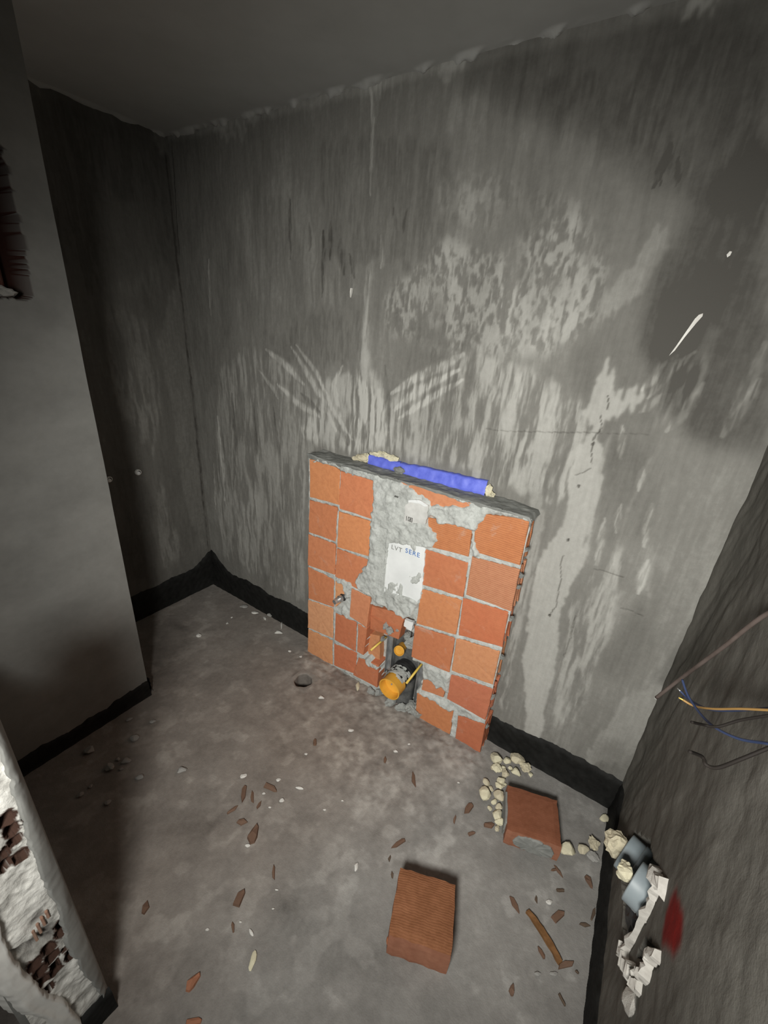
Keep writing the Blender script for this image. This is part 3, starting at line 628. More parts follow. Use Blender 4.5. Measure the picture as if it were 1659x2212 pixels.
# trodden dark smudges
for (cx, cy, rx_, ry_, a_) in ((.28, -.42, .10, .035, -.30), (1.33, -.98, .03, .05, -.2), (1.72, -1.0, .06, .05, -.25), (2.35, -.12, .16, .06, -.10)):
    q = ((X - cx) / rx_) ** 2 + ((Yf - cy) / ry_) ** 2
    tone = tone + a_ * np.exp(-q * 1.2) * (.4 + 1.2 * fbm(N1, X * 40, Yf * 40))
warm = np.clip(.62 + .9 * (fbm(N1, X * 2.2, Yf * 2.2) - .5) + .25 * np.exp(-(((X - 1.2) / .6) ** 2 + ((Yf + .35) / .4) ** 2)) - .75 * sstep(1.75, 2.35, X - .25 * Yf), 0, 1)
i0 = int(np.argmin(abs(xs - (DR[0] - .06)))); i1 = int(np.argmin(abs(xs - (DR[0] + .06))))
j0 = int(np.argmin(abs(ys - (DR[1] - .06)))); j1 = int(np.argmin(abs(ys - (DR[1] + .06))))
keep = np.ones((len(xs) - 1, len(ys) - 1), bool); keep[i0:i1, j0:j1] = False
P = np.stack([X, Yf, hz], -1)
floor = struct(link('floor', grid_mesh('floor', P, {'tone': tone, 'warm': warm}, keep=keep), M_FLOOR))
# collar and shaft of the drain hole, stitched to the square left in the floor
loop = [(i, j0) for i in range(i0, i1)] + [(i1, j) for j in range(j0, j1)] + [(i, j1) for i in range(i1, i0, -1)] + [(i0, j) for j in range(j1, j0, -1)]
rings = []
for r_, z_ in ((None, None), (.050, .003), (.0455, .001), (.044, -.006), (.043, -.07), (.036, -.10), (.0, -.105)):
    rr = []
    for (i, j) in loop:
        px_, py_ = xs[i], ys[j]
        if r_ is None: rr.append((px_, py_, hz[i, j])); continue
        a_ = math.atan2(py_ - DR[1], px_ - DR[0])
        wob = 1 + .05 * math.sin(3 * a_ + 1) + .03 * math.sin(7 * a_)
        rr.append((DR[0] + r_ * wob * math.cos(a_), DR[1] + r_ * wob * math.sin(a_), z_))
    rr.append(rr[0]); rings.append(rr)
P = np.array(rings)
tn = np.full(P.shape[:2], .46); tn[3:] = .25
link('drain_hole', grid_mesh('drain_hole', P, {'tone': tn, 'warm': np.full(P.shape[:2], .7)}, flip=True), M_FLOOR, floor)
xs2 = np.linspace(-1.0, 4.6, 60); ys2 = np.linspace(-4.2, -1.79, 40)
A, B_ = np.meshgrid(xs2, ys2, indexing='ij')
struct(link('floor_hall', grid_mesh('floor_hall', np.stack([A, B_, A * 0 - .001], -1), {'tone': A * 0 + .5, 'warm': A * 0 + .4}), M_FLOOR))

# wall_front: the doorway jamb seen at the near left -----------------------
HP = 1.09            # unseen partition, cut low so the lamp reaches the pier
JX, J0, J1 = 1.506, -1.414, -1.560
bm = bmesh.new()
rq = random.Random(21)
prof = [(.45, .70), (.62, .72), (.75, .69), (.90, .75), (1.02, .73), (1.15, .78), (1.26, .76), (1.33, .79), (1.345, .98), (1.358, 1.06), (1.366, HP), (1.375, HP)]  # out-of-view top stepped down, shaped to let light onto the pier
fr = [bm.verts.new((x_, J0 - .004, z_)) for x_, z_ in prof]; bk = [bm.verts.new((x_, J1, z_ + rq.uniform(-.02, .02))) for x_, z_ in prof]
f0 = [bm.verts.new((x_, J0 - .004, 0)) for x_, z_ in prof]; b0 = [bm.verts.new((x_, J1, 0)) for x_, z_ in prof]
for i in range(len(prof) - 1):
    bm.faces.new((fr[i], fr[i + 1], bk[i + 1], bk[i])); bm.faces.new((f0[i], f0[i + 1], fr[i + 1], fr[i])); bm.faces.new((b0[i], b0[i + 1], bk[i + 1], bk[i]))
bm.faces.new((fr[-1], bk[-1], b0[-1], f0[-1])); bm.faces.new((fr[0], bk[0], b0[0], f0[0]))
bm_box(bm, (1.374, J0 - .014, 0), (JX - .012, J0 - .004, HP)); bm_box(bm, (1.374, J1, 0), (JX - .012, J1 + .012, HP)); bm_box(bm, (1.374, J1 + .012, HP - .01), (JX - .012, J0 - .014, HP))
wf = struct(link('wall_front', bm_mesh('wall_front', bm), M_PIER))
ys = np.linspace(J0 - .012, J1 + .012, 44); zs = np.arange(0, HP + .004, .0032)
A, Zj = np.meshgrid(ys, zs, indexing='ij')
# cells of the hollow bricks, in courses
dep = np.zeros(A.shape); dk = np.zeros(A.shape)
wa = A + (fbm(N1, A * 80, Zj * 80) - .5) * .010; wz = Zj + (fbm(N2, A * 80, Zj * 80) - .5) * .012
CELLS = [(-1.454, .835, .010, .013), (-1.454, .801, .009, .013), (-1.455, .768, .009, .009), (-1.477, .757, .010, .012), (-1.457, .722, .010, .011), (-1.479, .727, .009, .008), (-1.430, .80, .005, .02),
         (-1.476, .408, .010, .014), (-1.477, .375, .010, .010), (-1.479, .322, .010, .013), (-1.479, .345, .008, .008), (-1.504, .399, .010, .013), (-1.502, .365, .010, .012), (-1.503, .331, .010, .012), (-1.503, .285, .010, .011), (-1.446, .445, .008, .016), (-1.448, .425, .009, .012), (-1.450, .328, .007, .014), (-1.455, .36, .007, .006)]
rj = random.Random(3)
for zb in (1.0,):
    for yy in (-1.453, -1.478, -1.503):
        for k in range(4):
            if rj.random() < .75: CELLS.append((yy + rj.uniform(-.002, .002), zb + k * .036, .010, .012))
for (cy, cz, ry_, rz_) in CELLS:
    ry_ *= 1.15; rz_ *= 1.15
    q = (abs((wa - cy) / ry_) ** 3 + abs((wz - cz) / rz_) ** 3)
    dep = np.maximum(dep, 1 - sstep(.55, .80, q)); dk = np.maximum(dk, 1 - sstep(1.7, 2.8, q))  # second mask spreads the painted cell shade past the rim
lump = fbm(N3, A * 38, Zj * 38, 4) - .5
xx = JX - .008 + lump * .014 - .11 * dep + (fbm(N4, A * 15, Zj * 10) - .5) * .008
tj = .66 + lump * 1.1 + (fbm(N2, A * 20, Zj * 9) - .5) * .5
lam = inside(A, Zj, [(-1.488, .470), (-1.490, .520), (-1.462, .545), (-1.448, .50), (-1.455, .455)]).astype(float)
tj = tj - .18 * lam
gap = np.exp(-((Zj - .455 + .8 * (A + 1.48)) / .012) ** 2) * sstep(-1.45, -1.50, A)
xx = xx - .018 * gap; tj = tj - .35 * gap
P = np.stack([xx, A, Zj], -1)
link('broken_brickwork', grid_mesh('broken_brickwork', P, {'tone': tj, 'clay_shade': dk}), M_JAMB, wf)
for k in range(4):                                   # keyed ribs of one exposed brick
    y_ = -1.485 + k * .0095
    bm = bmesh.new(); bm_box(bm, (JX - .03, y_ - .0026, .468 + k * .012), (JX - .002, y_ + .0026, .508 + k * .007), .001)
    b = link('brick', bm_mesh('brick', bm), M_BRICK, wf); b.color = (.26, .19, .155, .1)
# smooth grey render left along the inner arris
tt = np.linspace(0, 1, 12); zs = np.arange(0, HP + .004, .006)
T, Zp = np.meshgrid(tt, zs, indexing='ij')
bw_ = np.interp(Zp, [0, .088, .2, .37, .50, .63, .75, .97, 1.2, 2.5], [.018, .018, .028, .040, .028, .032, .028, .016, .018, .02]) + (fbm(N1, Zp * 60, Zp * 0 + 3) - .5) * .010
yy = J0 + .002 - T * bw_
xx = JX + .004 - .016 * (1 - T) ** 2.2 + (fbm(N2, T * 2, Zp * 12) - .5) * .004 + np.where(T > .95, -.014, 0)
P = np.stack([xx, yy, Zp], -1)
P = np.concatenate([np.stack([np.full((1, len(zs)), JX - .05), np.full((1, len(zs)), J0 + .002), Zp[:1]], -1), P])
link('render_edge', grid_mesh('render_edge', P, None), M_PIER, wf)
# outer white render of the hall side, broken back at the arris
tt = np.linspace(0, 1, 16)
T, Zp = np.meshgrid(tt, zs, indexing='ij')
edge_y = np.interp(Zp, [0, .2, .30, .47, .62, .9, 2.5], [-1.475, -1.487, -1.510, -1.522, -1.518, -1.525, -1.525]) + (fbm(N3, Zp * 30, Zp * 0) - .5) * .010
ye = edge_y - T * .06
xx = JX + .006 - .05 * np.clip(T - .55, 0, 1) ** 1.1 * 2 + (fbm(N4, T * 6, Zp * 20) - .5) * .008 + np.where(T < .04, -.02, 0)
P = np.stack([xx, ye, Zp], -1)
link('hall_render', grid_mesh('hall_render', P, None), M_HALLOUT, wf)

# bitumen upstand at the foot of the walls ----------------------------------
def tar(name, path, nrm, top, lo_z=-.004, th=.007, parent=None):
    """path: function t->(x, y); top: function of metres along"""
    L = math.hypot(path(1)[0] - path(0)[0], path(1)[1] - path(0)[1])
    n = max(8, int(L / .008)); rows = 14
    P = np.zeros((n + 1, rows + 1, 3))
    for i in range(n + 1):
        s_ = i / n; x, y = path(s_)
        hgt = top(s_ * L)
        for k in range(rows + 1):
            v = k / rows
            z = lo_z + (hgt - lo_z) * v
            off = th * (1 - v ** 10) + .010 * (1 - v) ** 6 + .0015 * math.sin(i * .9 + k * 1.7)
            P[i, k] = (x + nrm[0] * off, y + nrm[1] * off, z)
    P[:, rows, 0] -= nrm[0] * .006; P[:, rows, 1] -= nrm[1] * .006
    return struct(link(name, grid_mesh(name, P, None), M_TAR))
def wob(s_, seed, a=.014):
    s2 = np.array([s_ * 9.0]); return float((fbm(N1, s2 + seed * 7.7, s2 * 0 + seed)[0] - .5) * 2 * a + (fbm(N2, s2 * 6 + seed, s2 * 0)[0] - .5) * a)
tar('baseboard_back', lambda t: (2.575 * t, -.006), (0, -1), lambda s_: .155 + wob(s_, 1) + .10 * math.exp(-(s_ / .10) ** 2) - .02 * math.exp(-((s_ - 2.05) / .2) ** 2))
tar('baseboard_left', lambda t: (.006, -.80 * t), (1, 0), lambda s_: .165 + wob(s_, 2) + .09 * math.exp(-(s_ / .09) ** 2))
tar('baseboard_pier', lambda t: (PX + .003, PY - .63 * t), (1, 0), lambda s_: .075 + wob(s_, 3, .02))
tar('baseboard_pier_return', lambda t: (PX * (1 - t), PY + .004), (0, 1), lambda s_: .09 + wob(s_, 4, .02))
tar('baseboard_right', lambda t: (xr(-1.7 * t) - .006, -1.7 * t), (-1, 0), lambda s_: .155 + wob(s_, 5, .012) - .075 * (1 - math.exp(-(s_ / .18) ** 2)))
tar('baseboard_front', lambda t: (JX + .003, J0 + .004 - .075 * t), (1, 0), lambda s_: .075 + wob(s_, 6, .008))

# ------------------------------------------------------------------ brick boxing around the cistern
PD = .109
XL, XR, ZT = .996, 2.020, 1.15
box = empty('brick_boxing', (1.508, -.055, 0))
tag(box, 'terracotta hollow brick boxing smeared with grey mortar around the concealed cistern', 'brick wall')
CLR = {'A1': (.52, .20, .085), 'A2': (.47, .16, .075), 'A3': (.50, .175, .085), 'A4': (.49, .17, .08), 'A5': (.58, .28, .15), 'A6': (.56, .25, .12),
       'B1': (.50, .165, .08), 'B2': (.55, .21, .09), 'B3': (.49, .165, .08), 'B4': (.58, .27, .13), 'B5': (.50, .19, .10), 'B6': (.44, .13, .065), 'B7': (.46, .15, .075), 'B8': (.46, .13, .065), 'C2': (.50, .16, .08),
       'D0': (.56, .23, .12), 'D2': (.48, .18, .075), 'D3': (.49, .165, .08), 'D4': (.56, .225, .10), 'D5': (.50, .17, .08), 'D6': (.52, .20, .10), 'D7': (.53, .20, .085),
       'E1': (.46, .17, .07), 'E2': (.45, .20, .115), 'E3': (.50, .145, .07), 'E4': (.57, .26, .13), 'E5': (.47, .145, .085), 'E6': (.44, .125, .065)}
RIB = {'D2': .8, 'E1': 1.0, 'E2': .9}
for k, poly in BRICKS.items():
    r = random.Random(sum(map(ord, k)))
    ol = rough_outline(poly, .028, .0014, r)
    pr = r.uniform(-.003, .003)
    b = prism('brick', ol, -PD + pr, -.012, .0035, M_BRICK, None, r, cells=k[0] == 'E')
    c_ = CLR[k]
    if k[0] in 'AB': c_ = (c_[0] * 1.22, c_[1] * 1.28, c_[2] * 1.28)  # left columns coloured lighter to stand in for missing lamp light
    b.color = c_ + (RIB.get(k, .15),)
    adopt(b, box)
for k, poly in BRICKS_IN.items():
    r = random.Random(sum(map(ord, k)) + 5)
    fy = {'C1': -.070, 'C3': -.085, 'C4': -.088}[k]
    b = prism('brick', rough_outline(poly, .026, .0018, r), fy, -.02, .003, M_BRICK, None, r)
    b.color = {'C1': (.55, .25, .12), 'C3': (.50, .17, .085), 'C4': (.46, .145, .07)}[k] + (.2,)
    adopt(b, box)

# mortar: joints, smears over the bricks, and the ragged opening for the pipes
st = .0038
xs = np.arange(XL - .002, XR + .003, st); zs = np.arange(-.01, ZT + .004, st)
X, Z = np.meshgrid(xs, zs, indexing='ij')
wx = X + (fbm(N1, X * 45, Z * 45) - .5) * .026; wz = Z + (fbm(N2, X * 45, Z * 45) - .5) * .026
depth = np.full(X.shape, -.002) + (fbm(N3, X * 30, Z * 30) - .5) * .014
smear = np.zeros(X.shape)
for k, poly in MORTAR.items():
    smear = np.maximum(smear, inside(wx, wz, poly).astype(float))
smear = blur(smear, 2)
thin = np.where(inside(X, Z, MORTAR['m2']) | inside(X, Z, MORTAR['m4']), .006, .012)
depth = depth + smear * (thin + (fbm(N4, X * 34, Z * 34) - .5) * .016)
inb = np.zeros(X.shape, bool)
for poly in BRICKS.values(): inb |= inside(X, Z, poly)
# mortar never fills in front of a clean brick face
depth = np.where(inb & (smear < .3), -.016, depth)
sheet = blur(inside(wx * .5 + X * .5, wz * .5 + Z * .5, SHEET).astype(float), 1)
smr = sstep(.60, .68, fbm(N2, X * 26, Z * 12, 4))
depth = np.where(sheet > .5, .001 + smr * .006, depth)
strip = inside(X, Z, [(1.405, .93), (1.452, .93), (1.455, .62), (1.41, .63)])
depth = np.where(strip & (sheet < .5), .004 + (fbm(N1, X * 12, Z * 12) - .5) * .003, depth)
op = blur(inside(wx, wz, OPENING).astype(float), 1)
depth = depth - .085 * sstep(.3, .7, op)
P = np.stack([X, -PD - depth, Z], -1)
mo = link('mortar', grid_mesh('mortar', P, None), M_MORTAR); adopt(mo, box)
core = bmesh.new(); bm_box(core, (XL + .004, -.03, 0), (XR - .012, -.004, ZT - .004))
adopt(link('mortar_core', bm_mesh('mortar_core', core), M_MORTAR), box)
# trowelled cap
xs = np.arange(XL - .008, XR + .007, .005); tt = np.linspace(0, 1, 36)
X, T = np.meshgrid(xs, tt, indexing='ij')
front = -PD - .003 - .006 * fbm(N2, X * 25, X * 0)
Yc = np.where(T < .78, front * (1 - T / .78), front)
Zc = ZT + .010 + (fbm(N1, X * 10, Yc * 14) - .5) * .016 + (fbm(N3, X * 50, Yc * 50) - .5) * .006
lip = (T - .78) / .22
Zc = np.where(T < .78, Zc, Zc - lip * (.010 + .022 * fbm(N4, X * 22, X * 0)))
Yc = np.where(T < .78, -(PD + .003 + .006 * fbm(N2, X * 25, X * 0)) * (T / .78), front + .004 * lip * 2)
endl = sstep(XR - .008, XR + .007, X); Zc = Zc - endl * .02
P = np.stack([X, Yc, Zc], -1)
adopt(link('mortar_cap', grid_mesh('mortar_cap', P, None, flip=True), M_CAP), box)
# squeezed joint lumps down the open right-hand side
for (zz, s_) in ((.905, .026), (.86, .018), (.715, .02), (.52, .022), (.31, .018), (.13, .03), (1.02, .016)):
    o = place('mortar_lump', BUMPY[int(zz * 10) % 4], (XR + .002, -.085, zz), (s_ * .9, .04, s_), 0, M_MORTAR)
    adopt(o, box)

# ------------------------------------------------------------------ concealed cistern and its fittings
cis = empty('concealed_cistern', (1.55, -.06, 0))
tag(cis, 'concealed cistern with white front sheet, yellow capped waste outlet and flush outlet', 'cistern')
r = random.Random(5)
sheet_o = prism('front_sheet', rough_outline(SHEET, .012, .003, r), -PD - .0035, -PD + .01, .0008, M_SHEET, None, r, .0); adopt(sheet_o, cis)
o = prism('front_sheet', rough_outline(SHEET2, .012, .002, r), -.092, -.075, .001, M_SHEET, None, r, .0); adopt(o, cis)
paper_o = o = prism('torn_paper', rough_outline(TORN, .010, .003, r), -PD - .0165, -PD - .002, .001, M_PAPER, None, r, .0); adopt(o, cis)
o = prism('torn_edge', rough_outline([(TORN[0][0], TORN[0][1] + .004), (TORN[2][0], TORN[2][1] + .004), (TORN[3][0], TORN[3][1]), (TORN[3][0] - .008, TORN[3][1] - .008), (TORN[2][0], TORN[2][1] - .010), (TORN[0][0], TORN[0][1] - .006)], .008, .002, r), -PD - .018, -PD - .006, .001, M_SHEET, None, r, .001); adopt(o, cis)
def text(s, size, origin, dx, mat, parent, name='lettering', shear=0.0):
    """lettering standing on the x-z plane, facing -y"""
    cu = bpy.data.curves.new(name, 'FONT'); cu.body = s; cu.size = size; cu.extrude = .0004; cu.space_character = dx; cu.shear = shear
    to = bpy.data.objects.new(name, cu); COL.objects.link(to)
    dg = bpy.context.evaluated_depsgraph_get()
    me = bpy.data.meshes.new_from_object(to.evaluated_get(dg))
    bpy.data.objects.remove(to)
    for v in me.vertices:
        x, y, z = v.co; v.co = (origin[0] + x, origin[1] - z, origin[2] + y)
    me.materials.clear()
    o = link(name, me, mat); adopt(o, parent)
    return o
text('LVT', .030, (1.478, -PD - .0048, .846), 1.15, M_GREYINK, sheet_o)
text('SERE', .030, (1.548, -PD - .0048, .854), 1.2, M_BLUEINK, sheet_o)
text('AN', .012, (TXT[3][0] - .004, -PD - .019, TXT[3][1] - .012), 1.1, M_DARKINK, paper_o)
bmk = bmesh.new()
cx, cz = TXT[5][0] + .002, TXT[5][1]
for (a0, b0, a1, b1) in ((-.010, -.009, .010, -.0075), (-.010, .0075, .010, .009), (-.010, -.009, -.0085, .009), (.0085, -.009, .010, .009), (-.005, -.005, .005, -.0035), (-.005, .0035, .005, .005), (.0035, -.005, .005, .005), (-.005, -.002, .001, -.0005), (-.0005, -.002, .001, .003), (-.018, -.010, -.0165, .010)):
    bm_box(bmk, (cx + a0, -PD - .0185, cz + b0), (cx + a1, -PD - .0165, cz + b1))
adopt(link('stamp_mark', bm_mesh('stamp_mark', bmk), M_DARKINK), paper_o)

CX, CZ = 1.586, .178
o = lathe_obj('waste_elbow', [(0, .0), (0, .046), (.006, .052), (.03, .052), (.032, .058), (.05, .058), (.052, .050), (.12, .050)], (CX, -.030, CZ + .006), (0, -1, 0), M_BLACK, None); adopt(o, cis)
o = tube_obj('waste_bend', [(CX + .004, -.05, CZ + .01), (CX + .004, -.05, CZ - .05), (CX + .004, -.055, CZ - .12), (CX + .004, -.055, -.01)], .050, M_DARKGREY, None, 24); adopt(o, cis)
o = lathe_obj('end_cap', [(0, .0530), (.052, .0535), (.058, .0555), (.060, .0555), (.0605, .050), (.050, .048), (.020, .046), (.016, .030), (.015, 0)], (CX, -.142, CZ), (0, -1, 0), M_YEL, None, 36); adopt(o, cis); cap_o = o
o = lathe_obj('cap_rib', [(0, .004), (.004, .004), (.006, .0)], (CX - .012, -.158, CZ - .01), (0, -1, 0), M_GREYINK, None, 12); adopt(o, cap_o)
# splash of mortar over the outlet pipe
bm = bmesh.new()
n_, m_ = 26, 20
vv = {}
for i in range(n_ + 1):
    for j in range(m_ + 1):
        a_ = math.radians(25 + 150 * i / n_); y_ = -.09 - .078 * j / m_
        w_ = fbm(N1, np.array([i * .35]), np.array([j * .35]))[0]
        rr = .0525 + .010 * w_
        vv[i, j] = (bm.verts.new((CX + rr * math.cos(a_), y_, CZ + rr * math.sin(a_))), w_)
for i in range(n_):
    for j in range(m_):
        if vv[i, j][1] - .012 * max(0, j - 9) > .38:
            bm.faces.new([vv[q][0] for q in ((i, j), (i + 1, j), (i + 1, j + 1), (i, j + 1))])
bmesh.ops.delete(bm, geom=[v for v in bm.verts if not v.link_faces], context='VERTS')
o = link('mortar_splash', bm_mesh('mortar_splash', bm, True), M_MORTAR); adopt(o, cis)
o = lathe_obj('flush_cap', [(-.05, .021), (0, .021), (.003, .025), (.010, .0255), (.0105, .022), (.004, .020), (.003, .006), (.006, .005), (.0062, 0)], (1.560, -.090, .318), (.22, -1, .30), M_YEL, None, 28); adopt(o, cis)
o = tube_obj('threaded_rod', [(1.672, -.055, .282), (1.652, -.165, .226)], .0055, M_YEL2, None, 12, smooth_sub=0); adopt(o, cis)
o = tube_obj('threaded_rod', [(1.466, -.065, .330), (1.445, -.165, .305)], .0050, M_YEL2, None, 12, smooth_sub=0); adopt(o, cis)
o = place('mortar_splash', BUMPY[1], (1.462, -.09, .318), (.022, .05, .022), .2, M_MORTAR); adopt(o, cis)
def channel(x0, x1, z0, z1, y):
    bm = bmesh.new()
    bm_box(bm, (x0, y, z0), (x1, y + .003, z1)); bm_box(bm, (x0, y - .028, z0), (x0 + .003, y, z1)); bm_box(bm, (x1 - .003, y - .028, z0), (x1, y, z1))
    return adopt(link('frame_channel', bm_mesh('frame_channel', bm), M_METAL), cis)
channel(1.478, 1.512, .12, .40, -.048)
channel(1.655, 1.690, .0, .36, -.040)
o = box_obj('back_plate', (1.47, -.034, .02), (1.70, -.030, .40), M_DARKGREY, None); adopt(o, cis)
# mortar lumps round the opening
for (x_, y_, z_, s_, k_) in ((1.610, -.080, .350, .060, 0), (1.625, -.085, .385, .055, 1), (1.585, -.075, .385, .05, 2), (1.50, -.095, .385, .055, 3), (1.475, -.09, .40, .045, 0), (1.525, -.075, .40, .04, 2),
                             (1.515, -.095, .005, .06, 1), (1.66, -.10, -.002, .07, 2), (1.62, -.125, -.006, .06, 0), (1.48, -.115, -.004, .05, 3), (1.70, -.115, -.004, .06, 1), (1.44, -.13, -.006, .045, 2), (1.56, -.13, -.008, .07, 3)):
    o = place('mortar_lump', BUMPY[k_], (x_, y_, z_), (s_, s_ * .7, s_ * .8), x_ * 37, M_MORTAR); adopt(o, box)

# inlet nipple for the water supply
nip = empty('water_inlet', (1.205, -.11, .47))
tag(nip, 'chrome threaded water inlet nipple sticking out of the brick boxing', 'pipe fitting')
o = lathe_obj('nipple_body', [(-.03, .014), (.012, .014), (.014, .017), (.026, .017), (.028, .0125), (.031, .014), (.034, .0125), (.037, .014), (.040, .0125), (.043, .014), (.046, .0125), (.060, .0125), (.060, .009), (.03, .0085), (.03, 0)], (1.222, -.105, .478), (-.12, -1, -.05), M_METAL, None, 20); adopt(o, nip)
o = lathe_obj('gasket', [(0, .018), (.006, .021), (.010, .018), (.011, .014)], (1.224, -.104, .479), (-.12, -1, -.05), M_BLACK, None, 20); adopt(o, nip)

# blue packing strip and foam between the boxing and the wall
bl = empty('blue_packing_strip', (1.54, -.01, 1.16))
tag(bl, 'creased blue packing strip wedged between the brick boxing and the wall', 'packing strip')
def strip_obj(x0, x1, z0a, z0b, h0, h1, name, seed):
    n = int((x1 - x0) / .006); P = np.zeros((n + 1, 10, 3))
    for i in range(n + 1):
        t = i / n; x = x0 + (x1 - x0) * t
        cr = fbm(N2, np.array([x * 28.0 + seed]), np.array([0.]))[0] - .5
        zb = z0a + (z0b - z0a) * t; h = h0 + (h1 - h0) * t + .012 * cr
        for k, (dy, dz) in enumerate(((-.003, 0), (-.030, -.002), (-.034, .10), (-.032, .30), (-.029, .55), (-.026, .8), (-.024, .95), (-.020, 1.0), (-.010, 1.0), (.004, .98))):
            cj = fbm(N3, np.array([x * 40.0 + seed]), np.array([k * .6]))[0] - .5
            P[i, k] = (x + .004 * cj, dy + .010 * cj + .012 * cr * (k in (3, 4, 5)), zb + h * dz)
    me = grid_mesh(name, P, None)
    return adopt(link(name, me, M_BLUE), bl)
strip_obj(1.272, 1.432, 1.158, 1.160, .042, .040, 'strip_piece', 1.0)
strip_obj(1.432, 1.815, 1.155, 1.156, .046, .058, 'strip_piece', 9.0)
for (x_, y_, z_, sx, sy, sz, kk, mt) in ((1.302, -.012, 1.188, .075, .03, .030, 0, M_FOAMY), (1.345, -.010, 1.192, .085, .03, .036, 1, M_FOAMY), (1.390, -.010, 1.190, .065, .03, .034, 2, M_FOAMY), (1.235, -.018, 1.156, .075, .04, .040, 3, M_FOAM), (1.262, -.018, 1.160, .05, .03, .045, 1, M_FOAMY), (1.205, -.02, 1.155, .05, .03, .025, 2, M_FOAM)):
    tag(place('foam_blob', BUMPY[kk], (x_, y_, z_), (sx, sy, sz), 0, mt), 'cream expanding foam bulging at the left end of the blue strip', 'foam', 'foam at the left end of the blue strip')
for (x_, y_, z_, sx, sz, kk) in ((1.828, -.020, 1.158, .028, .052, 2), (1.842, -.022, 1.155, .025, .03, 1)):
    tag(place('foam_blob', BUMPY[kk], (x_, y_, z_), (sx, .03, sz), 0, M_FOAMY), 'cream foam squeezed out at the right end of the blue strip', 'foam', 'foam at the right end of the blue strip')
adopt(place('mortar_dab', BUMPY[3], (1.440, -.040, 1.156), (.055, .025, .034), 0, M_CAP), box)

# ------------------------------------------------------------------ waste pipes in the right wall
def pvc(A, B, label):
    A = Vector(A); B = Vector(B); ax = (B - A).normalized()
    e = empty('waste_pipe', tuple(A))
    tag(e, label, 'pipe')
    body = lathe_obj('pipe_body', [(.03, .046), (.03, .0515), ((B - A).length, .0515)], A, ax, M_PVC, None, 32); adopt(body, e)
    o = lathe_obj('socket', [(0.0, .046), (0, .053), (.002, .055), (.036, .055), (.038, .054)], A, ax, M_PVC, None, 32); adopt(o, body)
    o = lathe_obj('socket_ring', [(.038, .054), (.041, .0575), (.056, .0575), (.062, .0525)], A, ax, M_PVC, None, 32); adopt(o, body)
    o = lathe_obj('pipe_bore', [(.0, .046), (.045, .046), (.046, 0)], A, ax, M_BLACK, None, 30); adopt(o, e)
    return e
pvc((2.560, -.401, .315), (2.749, -.465, .307), 'upper grey waste pipe stuffed with a foam plug, nearest the back wall')
pvc((2.568, -.555, .427), (2.758, -.618, .426), 'lower grey waste pipe with foam in its mouth, next to broken plaster')
tag(place('foam_plug', BUMPY[2], (2.540, -.392, .279), (.070, .075, .078), .4, M_FOAM), 'large cream foam plug in the mouth of the upper waste pipe', 'foam plug')
tag(place('foam_plug', BUMPY[0], (2.552, -.549, .404), (.046, .058, .052), .9, M_FOAMY), 'small yellowish foam plug in the mouth of the lower waste pipe', 'foam plug')
tag(place('black_plastic', BUMPY[1], (2.622, -.585, .245), (.07, .13, .125), .2, M_BLACK), 'crumpled black plastic in the wall hole below the grey pipes', 'plastic')
# broken render round the hole
def wx_(y): return xr(y)
def shard_ridge(pts, w, seed):
    rr = random.Random(seed); bm = bmesh.new(); P_ = smooth_path([(0, a, b) for a, b in pts], 5); rows = []
    for i, p in enumerate(P_):
        t = (P_[min(i + 1, len(P_) - 1)] - P_[max(i - 1, 0)]).normalized(); nn = Vector((0, -t.z, t.y))
        base = wx_(p.y); ww = w * rr.uniform(.6, 1.25); hh = rr.uniform(.010, .020)
        rows.append([bm.verts.new(Vector((base + .012, p.y, p.z)) - nn * ww), bm.verts.new(Vector((base - hh, p.y, p.z)) - nn * ww * .7), bm.verts.new(Vector((base - hh * rr.uniform(.6, 1.1), p.y, p.z)) + nn * ww * .5), bm.verts.new(Vector((base + .012, p.y, p.z)) + nn * ww)])
    for r0, r1 in zip(rows, rows[1:]):
        for k in range(3): bm.faces.new((r0[k], r0[k + 1], r1[k + 1], r1[k]))
    bm.faces.new(rows[0]); bm.faces.new(rows[-1])
    return link('broken_render', bm_mesh('broken_render', bm), M_BROKEN, wright)
shard_ridge([(-.640, .575), (-.650, .52), (-.662, .43), (-.668, .34), (-.662, .29)], .009, 1)
shard_ridge([(-.655, .300), (-.690, .325), (-.722, .358), (-.745, .40)], .022, 2)
shard_ridge([(-.785, .580), (-.765, .53), (-.782, .50), (-.768, .455)], .016, 3)
shard_ridge([(-.745, .43), (-.775, .42), (-.792, .455)], .014, 4)
shard_ridge([(-.595, .540), (-.630, .575), (-.672, .615)], .022, 5)
for (y_, z_, sx, sy, sz, rx_) in ((-.785, .345, .03, .05, .085, .2), (-.615, .550, .04, .05, .04, .5)):
    o = place('broken_render', ROCKS[3], (wx_(y_) - .004, y_, z_), (sx, sy, sz), 0, M_BROKEN, wright, rx_)

